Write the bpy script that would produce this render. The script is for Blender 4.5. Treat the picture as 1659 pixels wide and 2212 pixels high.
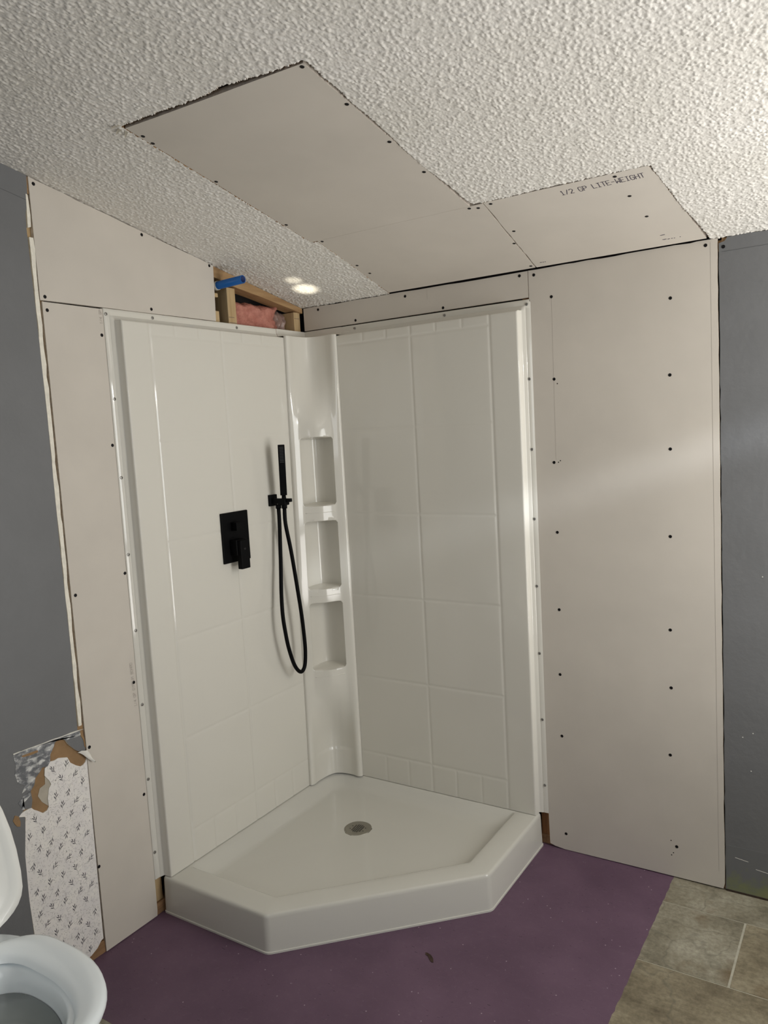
import bpy, bmesh, math, random
import numpy as np
from mathutils import Vector, Matrix, noise

for o in list(bpy.data.objects):
    bpy.data.objects.remove(o, do_unlink=True)
SC = bpy.context.scene
COL = SC.collection

# ------------------------------------------------------------------ camera
cam_data = bpy.data.cameras.new('camera')
cam = bpy.data.objects.new('camera', cam_data)
COL.objects.link(cam)
cam_data.sensor_fit = 'VERTICAL'
cam_data.sensor_height = 36.0
cam_data.lens = 1675.304 / 2212 * 36.0
cam_data.clip_start = 0.02
RIGHT = Vector((0.840746, 0.538521, -0.056052))
FWD = Vector((-0.541354, 0.834380, -0.103663))
UP = Vector((-0.009056, 0.117498, 0.993032))
cam.matrix_world = Matrix(((RIGHT.x, UP.x, -FWD.x, 1.964798),
                           (RIGHT.y, UP.y, -FWD.y, -2.516337),
                           (RIGHT.z, UP.z, -FWD.z, 1.520478),
                           (0, 0, 0, 1)))
SC.camera = cam

# ------------------------------------------------------------------ world, lights, exposure
world = bpy.data.worlds.new('world')
SC.world = world
world.use_nodes = True
world.node_tree.nodes['Background'].inputs[0].default_value = (0.80, 0.84, 0.90, 1)
world.node_tree.nodes['Background'].inputs[1].default_value = 0.25
SC.view_settings.view_transform = 'Standard'
SC.view_settings.look = 'None'
SC.view_settings.gamma = 1.0
SC.view_settings.use_curve_mapping = False
SC.view_settings.exposure = -0.09
SC.cycles.use_denoising = True
SC.cycles.max_bounces = 10
SC.cycles.diffuse_bounces = 6
SC.cycles.glossy_bounces = 5
SC.cycles.sample_clamp_indirect = 6.0


def aim(o, p):
    o.rotation_euler = (Vector(p) - o.location).to_track_quat('-Z', 'Y').to_euler()


def area(name, loc, target, sx, sy, watts, col, spread=180):
    d = bpy.data.lights.new(name, 'AREA')
    d.shape = 'RECTANGLE'
    d.size, d.size_y = sx, sy
    d.energy = watts
    d.color = col
    d.spread = math.radians(spread)
    o = bpy.data.objects.new(name, d)
    COL.objects.link(o)
    o.location = loc
    aim(o, target)
    return o


def spot(name, loc, target, watts, col, deg, blend, radius=0.02, scale=(1, 1, 1), roll=0.0):
    d = bpy.data.lights.new(name, 'SPOT')
    d.energy = watts
    d.color = col
    d.spot_size = math.radians(deg)
    d.spot_blend = blend
    d.shadow_soft_size = radius
    o = bpy.data.objects.new(name, d)
    COL.objects.link(o)
    o.location = loc
    aim(o, target)
    if roll:
        o.rotation_euler.rotate_axis('Z', math.radians(roll))
    o.scale = scale
    return o


# daylight from an unseen window in the wall to the right
area('window_daylight', (3.02, -0.65, 1.42), (0.0, -0.65, 1.30), 0.85, 1.05, 20, (0.97, 0.985, 0.97))
# low lamp added and tilted upwards to brighten the ceiling
area('ceiling_fill', (3.02, -0.70, 0.55), (2.2, -0.80, 2.2), 0.95, 0.95, 24, (1.0, 0.97, 0.93), 150)
area('rear_fill', (1.75, -3.52, 1.75), (1.2, -1.2, 0.6), 0.9, 0.9, 7, (0.93, 0.97, 1.0))  # fill lamp added behind the camera
# the two warm bulbs of a vanity fitting on the wall to the right
for vy in (-0.50, -0.72):
    d = bpy.data.lights.new('vanity_bulb', 'POINT')
    d.energy = 8
    d.color = (1.0, 0.95, 0.87)
    d.shadow_soft_size = 0.045
    o = bpy.data.objects.new('vanity_bulb', d)
    COL.objects.link(o)
    o.location = (2.72, vy, 1.84)
# flattened spot added to draw a light band on the wall beside the shower
spot('wall_band_spot', (2.95, -0.30, 1.86), (1.5, 0.0, 1.40), 110, (0.86, 0.92, 1.0), 24, 1.0, 0.05, (1.0, 0.20, 1.0))
# two narrow spots added to make the bright blobs on the ceiling corner
spot('ceiling_glow_spot', (0.80, -0.92, 0.75), (0.150, -0.168, 2.06), 200, (1.0, 0.93, 0.76), 4.0, 1.0, 0.01)
spot('ceiling_glow_spot', (0.80, -0.92, 0.75), (0.165, -0.255, 2.079), 90, (1.0, 0.93, 0.76), 2.8, 1.0, 0.01)

# ------------------------------------------------------------------ materials


def nt(name):
    m = bpy.data.materials.new(name)
    m.use_nodes = True
    t = m.node_tree
    b = t.nodes['Principled BSDF']
    return m, t, b


def N(t, kind, **kw):
    n = t.nodes.new(kind)
    for k, v in kw.items():
        if k in n.inputs:
            n.inputs[k].default_value = v
        else:
            setattr(n, k, v)
    return n


def coords(t, scale=(1, 1, 1)):
    g = N(t, 'ShaderNodeNewGeometry')
    mp = N(t, 'ShaderNodeMapping')
    mp.inputs['Scale'].default_value = scale
    t.links.new(g.outputs['Position'], mp.inputs['Vector'])
    return mp.outputs['Vector']


def tex_noise(t, vec, scale, detail=3.0, rough=0.55):
    n = N(t, 'ShaderNodeTexNoise')
    n.inputs['Scale'].default_value = scale
    n.inputs['Detail'].default_value = detail
    n.inputs['Roughness'].default_value = rough
    t.links.new(vec, n.inputs['Vector'])
    return n.outputs['Fac']


def ramp(t, fac, stops, interp='LINEAR'):
    r = N(t, 'ShaderNodeValToRGB')
    r.color_ramp.interpolation = interp
    e = r.color_ramp.elements
    while len(e) < len(stops):
        e.new(0.5)
    for i, (p, c) in enumerate(stops):
        e[i].position = p
        e[i].color = (c[0], c[1], c[2], 1)
    t.links.new(fac, r.inputs['Fac'])
    return r.outputs['Color']


def mixc(t, fac, a, b, mode='MIX'):
    n = N(t, 'ShaderNodeMix', data_type='RGBA', blend_type=mode)
    for sock, v in ((n.inputs[0], fac), (n.inputs[6], a), (n.inputs[7], b)):
        if isinstance(v, (int, float)):
            sock.default_value = v
        elif isinstance(v, tuple):
            sock.default_value = (v[0], v[1], v[2], 1)
        else:
            t.links.new(v, sock)
    return n.outputs[2]


def bump(t, b, height, strength, dist):
    n = N(t, 'ShaderNodeBump')
    n.inputs['Strength'].default_value = strength
    n.inputs['Distance'].default_value = dist
    t.links.new(height, n.inputs['Height'])
    t.links.new(n.outputs['Normal'], b.inputs['Normal'])


def plain(name, col, rough, metal=0.0, var=0.06, vscale=8.0, bmp=None, stretch=(1, 1, 1)):
    m, t, b = nt(name)
    v = coords(t, stretch)
    f = tex_noise(t, v, vscale)
    lo = tuple(c * (1 - var) for c in col)
    hi = tuple(min(1, c * (1 + var)) for c in col)
    t.links.new(ramp(t, f, [(0.3, lo), (0.7, hi)]), b.inputs['Base Color'])
    b.inputs['Roughness'].default_value = rough
    b.inputs['Metallic'].default_value = metal
    if bmp:
        bump(t, b, tex_noise(t, v, bmp[0], 2), bmp[1], bmp[2])
    return m


M = {}
M['drywall'] = plain('drywall_paper', (0.585, 0.54, 0.478), 0.80, var=0.035, vscale=5, bmp=(900, 0.15, 0.0006))
M['gypsum'] = plain('gypsum_core', (0.80, 0.76, 0.66), 0.9, var=0.1, vscale=60, bmp=(250, 0.5, 0.002))
M['cut_edge'] = plain('cut_board_edge', (0.56, 0.50, 0.43), 0.9, var=0.2, vscale=90, bmp=(200, 0.6, 0.002))
M['paint_seam'] = plain('paint_seam', (0.085, 0.087, 0.09), 0.6)
M['torn_paper'] = plain('torn_brown_paper', (0.285, 0.175, 0.085), 0.9, var=0.12, vscale=30, bmp=(300, 0.4, 0.001))
M['pale_paper'] = plain('torn_pale_paper', (0.44, 0.40, 0.33), 0.9, var=0.08, vscale=40)
M['white_paper'] = plain('torn_white_paper', (0.74, 0.72, 0.66), 0.85, var=0.05, vscale=60)
M['ink'] = plain('printed_ink', (0.055, 0.045, 0.07), 0.7)
M['faint_ink'] = plain('faint_printed_ink', (0.33, 0.29, 0.26), 0.8)
M['pencil'] = plain('pencil_graphite', (0.42, 0.385, 0.345), 0.8)
M['sprig_ink'] = plain('wallpaper_sprig_ink', (0.035, 0.03, 0.045), 0.6)
M['fern_ink'] = plain('wallpaper_background_ink', (0.60, 0.58, 0.56), 0.6)
M['black_screw'] = plain('black_phosphate', (0.006, 0.005, 0.006), 0.45, metal=0.6)
M['steel'] = plain('zinc_screw', (0.34, 0.33, 0.31), 0.32, metal=0.9)
M['drain_steel'] = plain('brushed_drain_steel', (0.36, 0.34, 0.29), 0.42, metal=0.85)
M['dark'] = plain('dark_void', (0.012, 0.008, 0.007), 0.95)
M['hole'] = plain('drain_dark', (0.012, 0.009, 0.008), 0.9)
M['matte_black'] = plain('matte_black_metal', (0.0020, 0.0020, 0.0023), 0.55, var=0.1)
M['rubber'] = plain('black_hose', (0.002, 0.002, 0.0023), 0.55, var=0.1)
for _k in ('matte_black', 'rubber'):
    M[_k].node_tree.nodes['Principled BSDF'].inputs['Specular IOR Level'].default_value = 0.10
M['nozzle'] = plain('grey_silicone', (0.06, 0.06, 0.06), 0.6)
M['pex'] = plain('blue_pex', (0.004, 0.085, 0.30), 0.35, var=0.05)
M['pex_in'] = plain('blue_pex_inside', (0.003, 0.02, 0.12), 0.6)
M['ring'] = plain('clear_pex_ring', (0.45, 0.43, 0.38), 0.3)
M['porcelain'] = plain('white_porcelain', (0.85, 0.90, 0.925), 0.10, var=0.01)
M['seat'] = plain('white_seat_plastic', (0.85, 0.90, 0.925), 0.16, var=0.01)
M['lid'] = plain('white_lid_plastic', (0.86, 0.86, 0.82), 0.18, var=0.01)
M['water'] = plain('bowl_water', (0.20, 0.22, 0.215), 0.10)
M['gap_strip'] = plain('dark_brown_strip', (0.04, 0.025, 0.015), 0.9, var=0.4, vscale=60)  # mottled dark brown of the strip below the back wall
M['debris'] = plain('brown_scrap', (0.055, 0.03, 0.02), 0.8, var=0.3, vscale=80)
M['hidden_wall'] = plain('room_wall_paint', (0.42, 0.41, 0.40), 0.7)
M['white_trim'] = plain('white_trim_paint', (0.7, 0.7, 0.68), 0.4)


def acrylic(name, col):
    m, t, b = nt(name)
    v = coords(t)
    b.inputs['Base Color'].default_value = (*col, 1)
    b.inputs['Roughness'].default_value = 0.07
    b.inputs['Specular IOR Level'].default_value = 0.5
    bump(t, b, tex_noise(t, v, 5.0, 1.0), 0.12, 0.02)
    return m


M['acrylic'] = acrylic('white_acrylic', (0.675, 0.652, 0.588))
M['pan'] = acrylic('white_acrylic_pan', (0.61, 0.595, 0.54))


def popcorn():
    m, t, b = nt('popcorn_texture')
    v = coords(t)
    f = tex_noise(t, v, 3.0, 4)
    c = ramp(t, f, [(0.3, (0.70, 0.675, 0.62)), (0.7, (0.76, 0.735, 0.69))])
    t.links.new(c, b.inputs['Base Color'])
    b.inputs['Roughness'].default_value = 0.55
    bump(t, b, tex_noise(t, v, 220, 3), 0.35, 0.002)
    return m


M['popcorn'] = popcorn()


def grey_paint():
    m, t, b = nt('grey_wall_paint')
    v = coords(t)
    f = tex_noise(t, v, 6.0, 4)
    c = ramp(t, f, [(0.3, (0.150, 0.152, 0.155)), (0.7, (0.166, 0.168, 0.172))])
    t.links.new(c, b.inputs['Base Color'])
    b.inputs['Roughness'].default_value = 0.55
    b.inputs['Specular IOR Level'].default_value = 0.4
    bump(t, b, tex_noise(t, v, 40, 3), 0.25, 0.004)
    return m


M['grey'] = grey_paint()


def mould():
    m, t, b = nt('greenish_stained_paint')
    v = coords(t)
    f = tex_noise(t, v, 16.0, 5, 0.65)
    sep = N(t, 'ShaderNodeSeparateXYZ')
    t.links.new(v, sep.inputs[0])
    h = N(t, 'ShaderNodeMath', operation='MULTIPLY_ADD')
    h.inputs[1].default_value = -4.2
    h.inputs[2].default_value = 0.26
    t.links.new(sep.outputs['Z'], h.inputs[0])
    k = N(t, 'ShaderNodeMath', operation='ADD')
    t.links.new(f, k.inputs[0])
    t.links.new(h.outputs[0], k.inputs[1])
    c = ramp(t, k.outputs[0], [(0.50, (0.146, 0.149, 0.152)), (0.66, (0.17, 0.185, 0.105)), (0.85, (0.21, 0.215, 0.10))])
    t.links.new(c, b.inputs['Base Color'])
    b.inputs['Roughness'].default_value = 0.55
    return m


M['mould'] = mould()


def scraped():
    m, t, b = nt('scraped_glue_and_paint')
    v = coords(t, (1, 0.7, 1.2))
    f = tex_noise(t, v, 60.0, 4, 0.6)
    w = N(t, 'ShaderNodeTexVoronoi')
    w.inputs['Scale'].default_value = 55.0
    t.links.new(v, w.inputs['Vector'])
    c1 = ramp(t, f, [(0.42, (0.15, 0.155, 0.165)), (0.50, (0.28, 0.285, 0.295)), (0.57, (0.66, 0.66, 0.64))])
    c = mixc(t, ramp(t, w.outputs['Distance'], [(0.25, (0, 0, 0)), (0.7, (0.6, 0.6, 0.6))]), c1, (0.12, 0.125, 0.135))
    t.links.new(c, b.inputs['Base Color'])
    b.inputs['Roughness'].default_value = 0.7
    bump(t, b, f, 0.6, 0.004)
    return m


M['scraped'] = scraped()


def wallpaper():
    m, t, b = nt('wallpaper_ground')
    v = coords(t)
    f = tex_noise(t, v, 25.0, 4)
    c = ramp(t, f, [(0.35, (0.78, 0.75, 0.73)), (0.65, (0.85, 0.82, 0.77))])
    t.links.new(c, b.inputs['Base Color'])
    b.inputs['Roughness'].default_value = 0.7
    return m


M['wallpaper'] = wallpaper()


def purple():
    m, t, b = nt('purple_subfloor_coating')
    v = coords(t)
    f = tex_noise(t, v, 4.0, 6, 0.6)
    c = ramp(t, f, [(0.3, (0.100, 0.054, 0.090)), (0.7, (0.146, 0.084, 0.130))])
    streak = tex_noise(t, coords(t, (18, 45, 1)), 3.0, 3, 0.6)
    c = mixc(t, ramp(t, streak, [(0.66, (0, 0, 0)), (0.74, (1, 1, 1))]), c, (0.040, 0.022, 0.040))
    spk = N(t, 'ShaderNodeTexVoronoi')
    spk.inputs['Scale'].default_value = 34.0
    t.links.new(v, spk.inputs['Vector'])
    dots = ramp(t, spk.outputs['Distance'], [(0.045, (1, 1, 1)), (0.075, (0, 0, 0))])
    pick = ramp(t, tex_noise(t, v, 14.0, 1), [(0.42, (0, 0, 0)), (0.52, (1, 1, 1))])
    c = mixc(t, mixc(t, 1.0, dots, pick, 'MULTIPLY'), c, (0.42, 0.34, 0.38))
    dust = tex_noise(t, coords(t, (1, 1, 1)), 70, 5, 0.75)
    c = mixc(t, ramp(t, dust, [(0.55, (0, 0, 0)), (0.85, (0.35, 0.35, 0.35))]), c, (0.24, 0.18, 0.22))
    t.links.new(c, b.inputs['Base Color'])
    b.inputs['Roughness'].default_value = 0.62
    bump(t, b, tex_noise(t, v, 300, 3), 0.25, 0.001)
    return m


M['purple'] = purple()


def tile(name, seed, warm):
    m, t, b = nt(name)
    g = N(t, 'ShaderNodeNewGeometry')
    mp = N(t, 'ShaderNodeMapping')
    mp.inputs['Location'].default_value = (seed * 3.7, seed * 1.9, seed)
    t.links.new(g.outputs['Position'], mp.inputs['Vector'])
    v = mp.outputs['Vector']
    f = tex_noise(t, v, 7.0, 7, 0.62)
    if warm:
        c = ramp(t, f, [(0.30, (0.162, 0.133, 0.087)), (0.5, (0.303, 0.261, 0.177)), (0.70, (0.409, 0.360, 0.254))])
    else:
        c = ramp(t, f, [(0.30, (0.170, 0.152, 0.107)), (0.48, (0.331, 0.303, 0.226)), (0.70, (0.478, 0.451, 0.360))])
    fine = tex_noise(t, v, 75.0, 5, 0.7)
    c = mixc(t, 0.75, c, ramp(t, fine, [(0.30, (0.45, 0.44, 0.42)), (0.68, (1.0, 1.0, 1.0))]), 'MULTIPLY')
    grain = N(t, 'ShaderNodeMapping')
    grain.inputs['Scale'].default_value = (12, 55, 1)
    grain.inputs['Rotation'].default_value = (0, 0, 0.5 + seed)
    t.links.new(v, grain.inputs['Vector'])
    gs = tex_noise(t, grain.outputs['Vector'], 1.6, 4, 0.65)
    c = mixc(t, 0.45 if warm else 0.25, c, ramp(t, gs, [(0.35, (0.55, 0.52, 0.47)), (0.62, (1.0, 1.0, 1.0))]), 'MULTIPLY')
    f2 = tex_noise(t, v, 4.5, 5, 0.6)
    c = mixc(t, ramp(t, f2, [(0.56, (0, 0, 0)), (0.68, (0.75, 0.75, 0.75))]), c, (0.135, 0.088, 0.042))
    vein = N(t, 'ShaderNodeTexVoronoi', feature='DISTANCE_TO_EDGE')
    vein.inputs['Scale'].default_value = 3.0
    warpv = N(t, 'ShaderNodeVectorMath', operation='ADD')
    nz = N(t, 'ShaderNodeTexNoise')
    nz.inputs['Scale'].default_value = 9.0
    t.links.new(v, nz.inputs['Vector'])
    sc = N(t, 'ShaderNodeVectorMath', operation='SCALE')
    sc.inputs['Scale'].default_value = 0.16
    t.links.new(nz.outputs['Color'], sc.inputs[0])
    t.links.new(v, warpv.inputs[0])
    t.links.new(sc.outputs[0], warpv.inputs[1])
    t.links.new(warpv.outputs[0], vein.inputs['Vector'])
    c = mixc(t, ramp(t, vein.outputs['Distance'], [(0.0, (0.35, 0.35, 0.35)), (0.016, (0, 0, 0))]), c, (0.085, 0.085, 0.068))
    t.links.new(c, b.inputs['Base Color'])
    b.inputs['Roughness'].default_value = 0.45
    bump(t, b, f, 0.15, 0.004)
    return m


TILES = [tile('slate_tile_%d' % i, i, i % 2) for i in range(4)]
M['grout'] = plain('pale_grout', (0.42, 0.40, 0.32), 0.8, var=0.1, vscale=50)


def wood(name, lo, hi, axis):
    m, t, b = nt(name)
    st = [30, 30, 30]
    st[axis] = 2.0
    v = coords(t, tuple(st))
    f = tex_noise(t, v, 2.2, 5, 0.6)
    t.links.new(ramp(t, f, [(0.3, lo), (0.7, hi)]), b.inputs['Base Color'])
    b.inputs['Roughness'].default_value = 0.75
    bump(t, b, f, 0.2, 0.002)
    return m


M['stud'] = wood('pale_pine', (0.40, 0.27, 0.13), (0.55, 0.41, 0.23), 2)
M['plate'] = wood('aged_pine', (0.27, 0.15, 0.065), (0.42, 0.27, 0.13), 1)
M['old_wood'] = wood('brown_old_wood', (0.16, 0.065, 0.022), (0.36, 0.17, 0.06), 2)
M['base_wood'] = wood('brown_sill_wood', (0.20, 0.11, 0.05), (0.38, 0.22, 0.11), 1)


def pink():
    m, t, b = nt('pink_fibreglass')
    v = coords(t)
    f = tex_noise(t, v, 30.0, 6, 0.7)
    t.links.new(ramp(t, f, [(0.3, (0.36, 0.125, 0.09)), (0.7, (0.60, 0.27, 0.21))]), b.inputs['Base Color'])
    b.inputs['Roughness'].default_value = 0.85
    bump(t, b, tex_noise(t, v, 120, 5), 0.7, 0.006)
    return m


M['pink'] = pink()
M['film'] = plain('dusty_plastic_film', (0.30, 0.20, 0.17), 0.35, var=0.35, vscale=35)

# ------------------------------------------------------------------ helpers


def link(o, parent=None):
    COL.objects.link(o)
    if parent is not None:
        o.parent = parent
        o.matrix_parent_inverse = parent.matrix_world.inverted()
    return o


def tag(o, label=None, cat=None, group=None, kind=None):
    if label:
        o['label'] = label
    if cat:
        o['category'] = cat
    if group:
        o['group'] = group
    if kind:
        o['kind'] = kind
    return o


def empty(name, loc=(0, 0, 0)):
    o = bpy.data.objects.new(name, None)
    o.location = loc
    o.empty_display_size = 0.05
    COL.objects.link(o)
    bpy.context.view_layer.update()
    return o


def mesh(name, verts, faces, mat, parent=None, smooth=False, mats=None, midx=None):
    me = bpy.data.meshes.new(name)
    me.from_pydata([tuple(v) for v in verts], [], faces)
    me.materials.append(mat)
    for mm in (mats or []):
        me.materials.append(mm)
    if midx is not None:
        me.polygons.foreach_set('material_index', midx)
    if smooth:
        me.polygons.foreach_set('use_smooth', [True] * len(me.polygons))
    me.update()
    return link(bpy.data.objects.new(name, me), parent)


def bm_obj(name, bm, mat, parent=None, smooth=False):
    bmesh.ops.recalc_face_normals(bm, faces=bm.faces)
    me = bpy.data.meshes.new(name)
    bm.to_mesh(me)
    bm.free()
    me.materials.append(mat)
    if smooth:
        me.polygons.foreach_set('use_smooth', [True] * len(me.polygons))
    return link(bpy.data.objects.new(name, me), parent)


def bm_box(bm, a, b, bev=0.0, seg=2, mtx=None):
    r = bmesh.ops.create_cube(bm, size=1.0)
    vs = r['verts']
    for v in vs:
        v.co = Vector(((a[i] + b[i]) / 2 + v.co[i] * (b[i] - a[i]) for i in range(3)))
    if mtx is not None:
        bmesh.ops.transform(bm, matrix=mtx, verts=vs)
    if bev:
        es = list({e for v in vs for e in v.link_edges})
        bmesh.ops.bevel(bm, geom=es, offset=bev, segments=seg, affect='EDGES', profile=0.5)


def box(name, a, b, mat, parent=None, bev=0.0, seg=2, mtx=None):
    bm = bmesh.new()
    bm_box(bm, a, b, bev, seg, mtx)
    return bm_obj(name, bm, mat, parent)


def prism(name, poly, fn, d0, d1, mat, parent=None, side_mat=None):
    """poly of 2D points; fn(p, depth) -> world; front at d1, back at d0"""
    n = len(poly)
    verts = [fn(p, d1) for p in poly] + [fn(p, d0) for p in poly]
    faces = [tuple(range(n)), tuple(range(2 * n - 1, n - 1, -1))]
    faces += [(i, n + i, n + (i + 1) % n, (i + 1) % n) for i in range(n)]
    bm = bmesh.new()
    bv = [bm.verts.new(v) for v in verts]
    for i, f in enumerate(faces):
        ff = bm.faces.new([bv[k] for k in f])
        ff.material_index = 0 if i < 2 or side_mat is None else 1
    o = bm_obj(name, bm, mat, parent)
    if side_mat is not None:
        o.data.materials.append(side_mat)
    return o


def tube(name, pts, r, mat, parent=None, seg=12, caps=True):
    pts = [Vector(p) for p in pts]
    rr = r if isinstance(r, (list, tuple)) else [r] * len(pts)
    verts, faces = [], []
    nrm = None
    for i, p in enumerate(pts):
        d = (pts[min(i + 1, len(pts) - 1)] - pts[max(i - 1, 0)]).normalized()
        if nrm is None:
            nrm = d.orthogonal().normalized()
        else:
            nrm = (nrm - d * nrm.dot(d)).normalized()
        bn = d.cross(nrm)
        for k in range(seg):
            a = 2 * math.pi * k / seg
            verts.append(p + (nrm * math.cos(a) + bn * math.sin(a)) * rr[i])
    for i in range(len(pts) - 1):
        for k in range(seg):
            k2 = (k + 1) % seg
            faces.append((i * seg + k, i * seg + k2, (i + 1) * seg + k2, (i + 1) * seg + k))
    if caps:
        faces.append(tuple(range(seg - 1, -1, -1)))
        faces.append(tuple((len(pts) - 1) * seg + k for k in range(seg)))
    return mesh(name, verts, faces, mat, parent, smooth=True)


def catmull(pts, sub):
    P = [np.array(p, float) for p in pts]
    P = [2 * P[0] - P[1]] + P + [2 * P[-1] - P[-2]]
    out = []
    for i in range(1, len(P) - 2):
        for k in range(sub):
            t = k / sub
            out.append(0.5 * ((2 * P[i]) + (-P[i - 1] + P[i + 1]) * t + (2 * P[i - 1] - 5 * P[i] + 4 * P[i + 1] - P[i + 2]) * t * t
                              + (-P[i - 1] + 3 * P[i] - 3 * P[i + 1] + P[i + 2]) * t ** 3))
    out.append(P[-2])
    return out


SLOPE, Z0 = 0.2025, 2.029


def ceil_z(y):
    return Z0 - SLOPE * y


def on_left(p, d):            # p = (y, z) on the wall x = 0
    return Vector((d, p[0], p[1]))


def on_back(p, d):            # p = (x, z) on the wall y = 0
    return Vector((p[0], -d, p[1]))


CN = Vector((0, -SLOPE, -1)).normalized()   # ceiling normal, into the room


def on_ceil(p, d):            # p = (x, y) under the ceiling
    return Vector((p[0], p[1], ceil_z(p[1]))) + CN * d


def screw_mesh(name, mat, r, bulge):
    vs, fs = [], []
    rings = [(r, 0.0000), (r * 0.92, bulge * 0.8), (r * 0.45, bulge), (r * 0.30, bulge * 0.35)]
    n = 12
    for rr, h in rings:
        vs += [(rr * math.cos(2 * math.pi * k / n), rr * math.sin(2 * math.pi * k / n), h) for k in range(n)]
    for i in range(len(rings) - 1):
        fs += [(i * n + k, i * n + (k + 1) % n, (i + 1) * n + (k + 1) % n, (i + 1) * n + k) for k in range(n)]
    fs.append(tuple((len(rings) - 1) * n + k for k in range(n)))
    me = bpy.data.meshes.new(name)
    me.from_pydata(vs, [], fs)
    me.materials.append(mat)
    me.update()
    return me


SCREW = screw_mesh('screw', M['black_screw'], 0.0052, 0.0007)
ZINC = screw_mesh('screw', M['steel'], 0.0052, 0.0022)
rnd = random.Random(5)


def screws(parent, pts, fn, normal, me=None, d=0.0002):
    q = Vector(normal).to_track_quat('Z', 'Y')
    for p in pts:
        o = bpy.data.objects.new('screw', me or SCREW)
        link(o, parent)
        o.location = fn(p, d)
        o.rotation_mode = 'QUATERNION'
        o.rotation_quaternion = q @ Vector((0, 0, 1)).rotation_difference(Vector((0, 0, 1)))


def rough_line(a, b, n, amp, seed):
    """points from a to b (b excluded), jittered sideways"""
    rn = random.Random(seed)
    a, b = np.array(a, float), np.array(b, float)
    d = b - a
    L = np.linalg.norm(d)
    nn = np.array([-d[1], d[0]]) / L
    out = [tuple(a)]
    for i in range(1, n):
        out.append(tuple(a + d * (i + rn.uniform(-.3, .3)) / n + nn * rn.uniform(-amp, amp)))
    return out


def rough_poly(corners, amp, step=0.08, seed=1):
    out = []
    for i in range(len(corners)):
        a, b = corners[i], corners[(i + 1) % len(corners)]
        am = amp[i] if isinstance(amp, (list, tuple)) else amp
        n = max(1, int(math.dist(a, b) / step)) if am > 0 else 1
        out += rough_line(a, b, n, am, seed * 31 + i)
    return out


# ------------------------------------------------------------------ floor
floor = box('floor', (-0.10, -3.6, -0.08), (3.1, 0.10, -0.0012), M['grout'])
tag(floor, 'bathroom floor, purple-coated subfloor with slate-look tiles around it', kind='structure')
rp = random.Random(11)
edge = rough_line((1.392, 0.06), (1.392, -1.350), 90, 0.0016, 4) + rough_line((1.392, -1.350), (-0.06, -1.350), 40, 0.002, 6) + [(-0.06, -1.350), (-0.06, 0.06)]
prism('subfloor_sheet', edge, lambda p, d: Vector((p[0], p[1], d)), -0.0012, 0.0002, M['purple'], floor)
ROWH, TLEN, JX, JY = 0.304, 0.608, 0.0065, 0.0035
k = 0
for row in range(-1, 12):
    y1 = -0.1465 - ROWH * row - JY / 2
    y0 = y1 - ROWH + JY
    y1 = min(y1, 0.06)
    off = 1.6300 + (0 if row % 2 == 0 else 0.304)
    c0 = -4
    for c in range(c0, 4):
        x0 = off + c * TLEN + JX / 2
        x1 = x0 + TLEN - JX
        if y0 > -1.36:
            x0 = max(x0, 1.388)
        else:
            x0 = max(x0, -0.06)
        x1 = min(x1, 3.08)
        y0c, y1c = max(y0, -3.58), min(y1, 0.06)
        if x1 - x0 < 0.03 or y1c - y0c < 0.02:
            continue
        b = box('floor_tile', (x0, y0c, -0.0011), (x1, y1c, -0.0003 + rp.uniform(0, .0003)), TILES[{0: 2, 1: 1, 2: 3}.get(row + 1, (row + c) % 4) if row >= 0 else 0], floor, bev=0.0003, seg=1)
        k += 1
for o in list(floor.children):
    if o.name.startswith('floor_tile') and o.dimensions.y > 0.2 and abs(o.bound_box[0][1] + 0.449) < 0.02 and o.bound_box[0][0] < 1.5:
        o.data.materials[0] = TILES[2]

# ------------------------------------------------------------------ ceiling (popcorn, with cut-outs)
HOLES = [
    [(0.4345, -1.2080), (0.4566, -1.2110), (0.5485, -1.2090), (0.62, -1.2060), (0.7105, -1.2030), (0.7636, -1.2120), (0.80, -1.2060), (0.8389, -1.2030), (0.9074, -1.1970),
     (0.9729, -1.1960), (0.9800, -1.1890), (0.9775, -1.1301), (0.9815, -1.0863), (0.9780, -1.0324), (0.983, -0.95), (0.9815, -0.8704), (0.9815, -0.7253),
     (0.9940, -0.618), (0.9960, -0.5386), (1.002, -0.500), (1.03, -0.4925), (1.07, -0.4945), (1.1095, -0.4930), (1.19, -0.4965), (1.2666, -0.4955), (1.36, -0.4945),
     (1.470, -0.4928), (1.480, -0.4860), (1.480, -0.455), (1.490, -0.3612), (1.501, -0.2274), (1.5150, -0.1349), (1.5320, 0.012),
     (0.408, 0.012), (0.4112, -0.0165), (0.4420, -0.30), (0.4535, -0.480), (0.4310, -0.494), (0.4315, -0.62), (0.4335, -0.91), (0.4350, -1.1225), (0.4355, -1.17)],
]


def in_poly(px, py, poly):
    inside = np.zeros(px.shape, bool)
    j = len(poly) - 1
    for i in range(len(poly)):
        xi, yi = poly[i]
        xj, yj = poly[j]
        c = ((yi > py) != (yj > py)) & (px < (xj - xi) * (py - yi) / (yj - yi + 1e-12) + xi)
        inside ^= c
        j = i
    return inside


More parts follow.
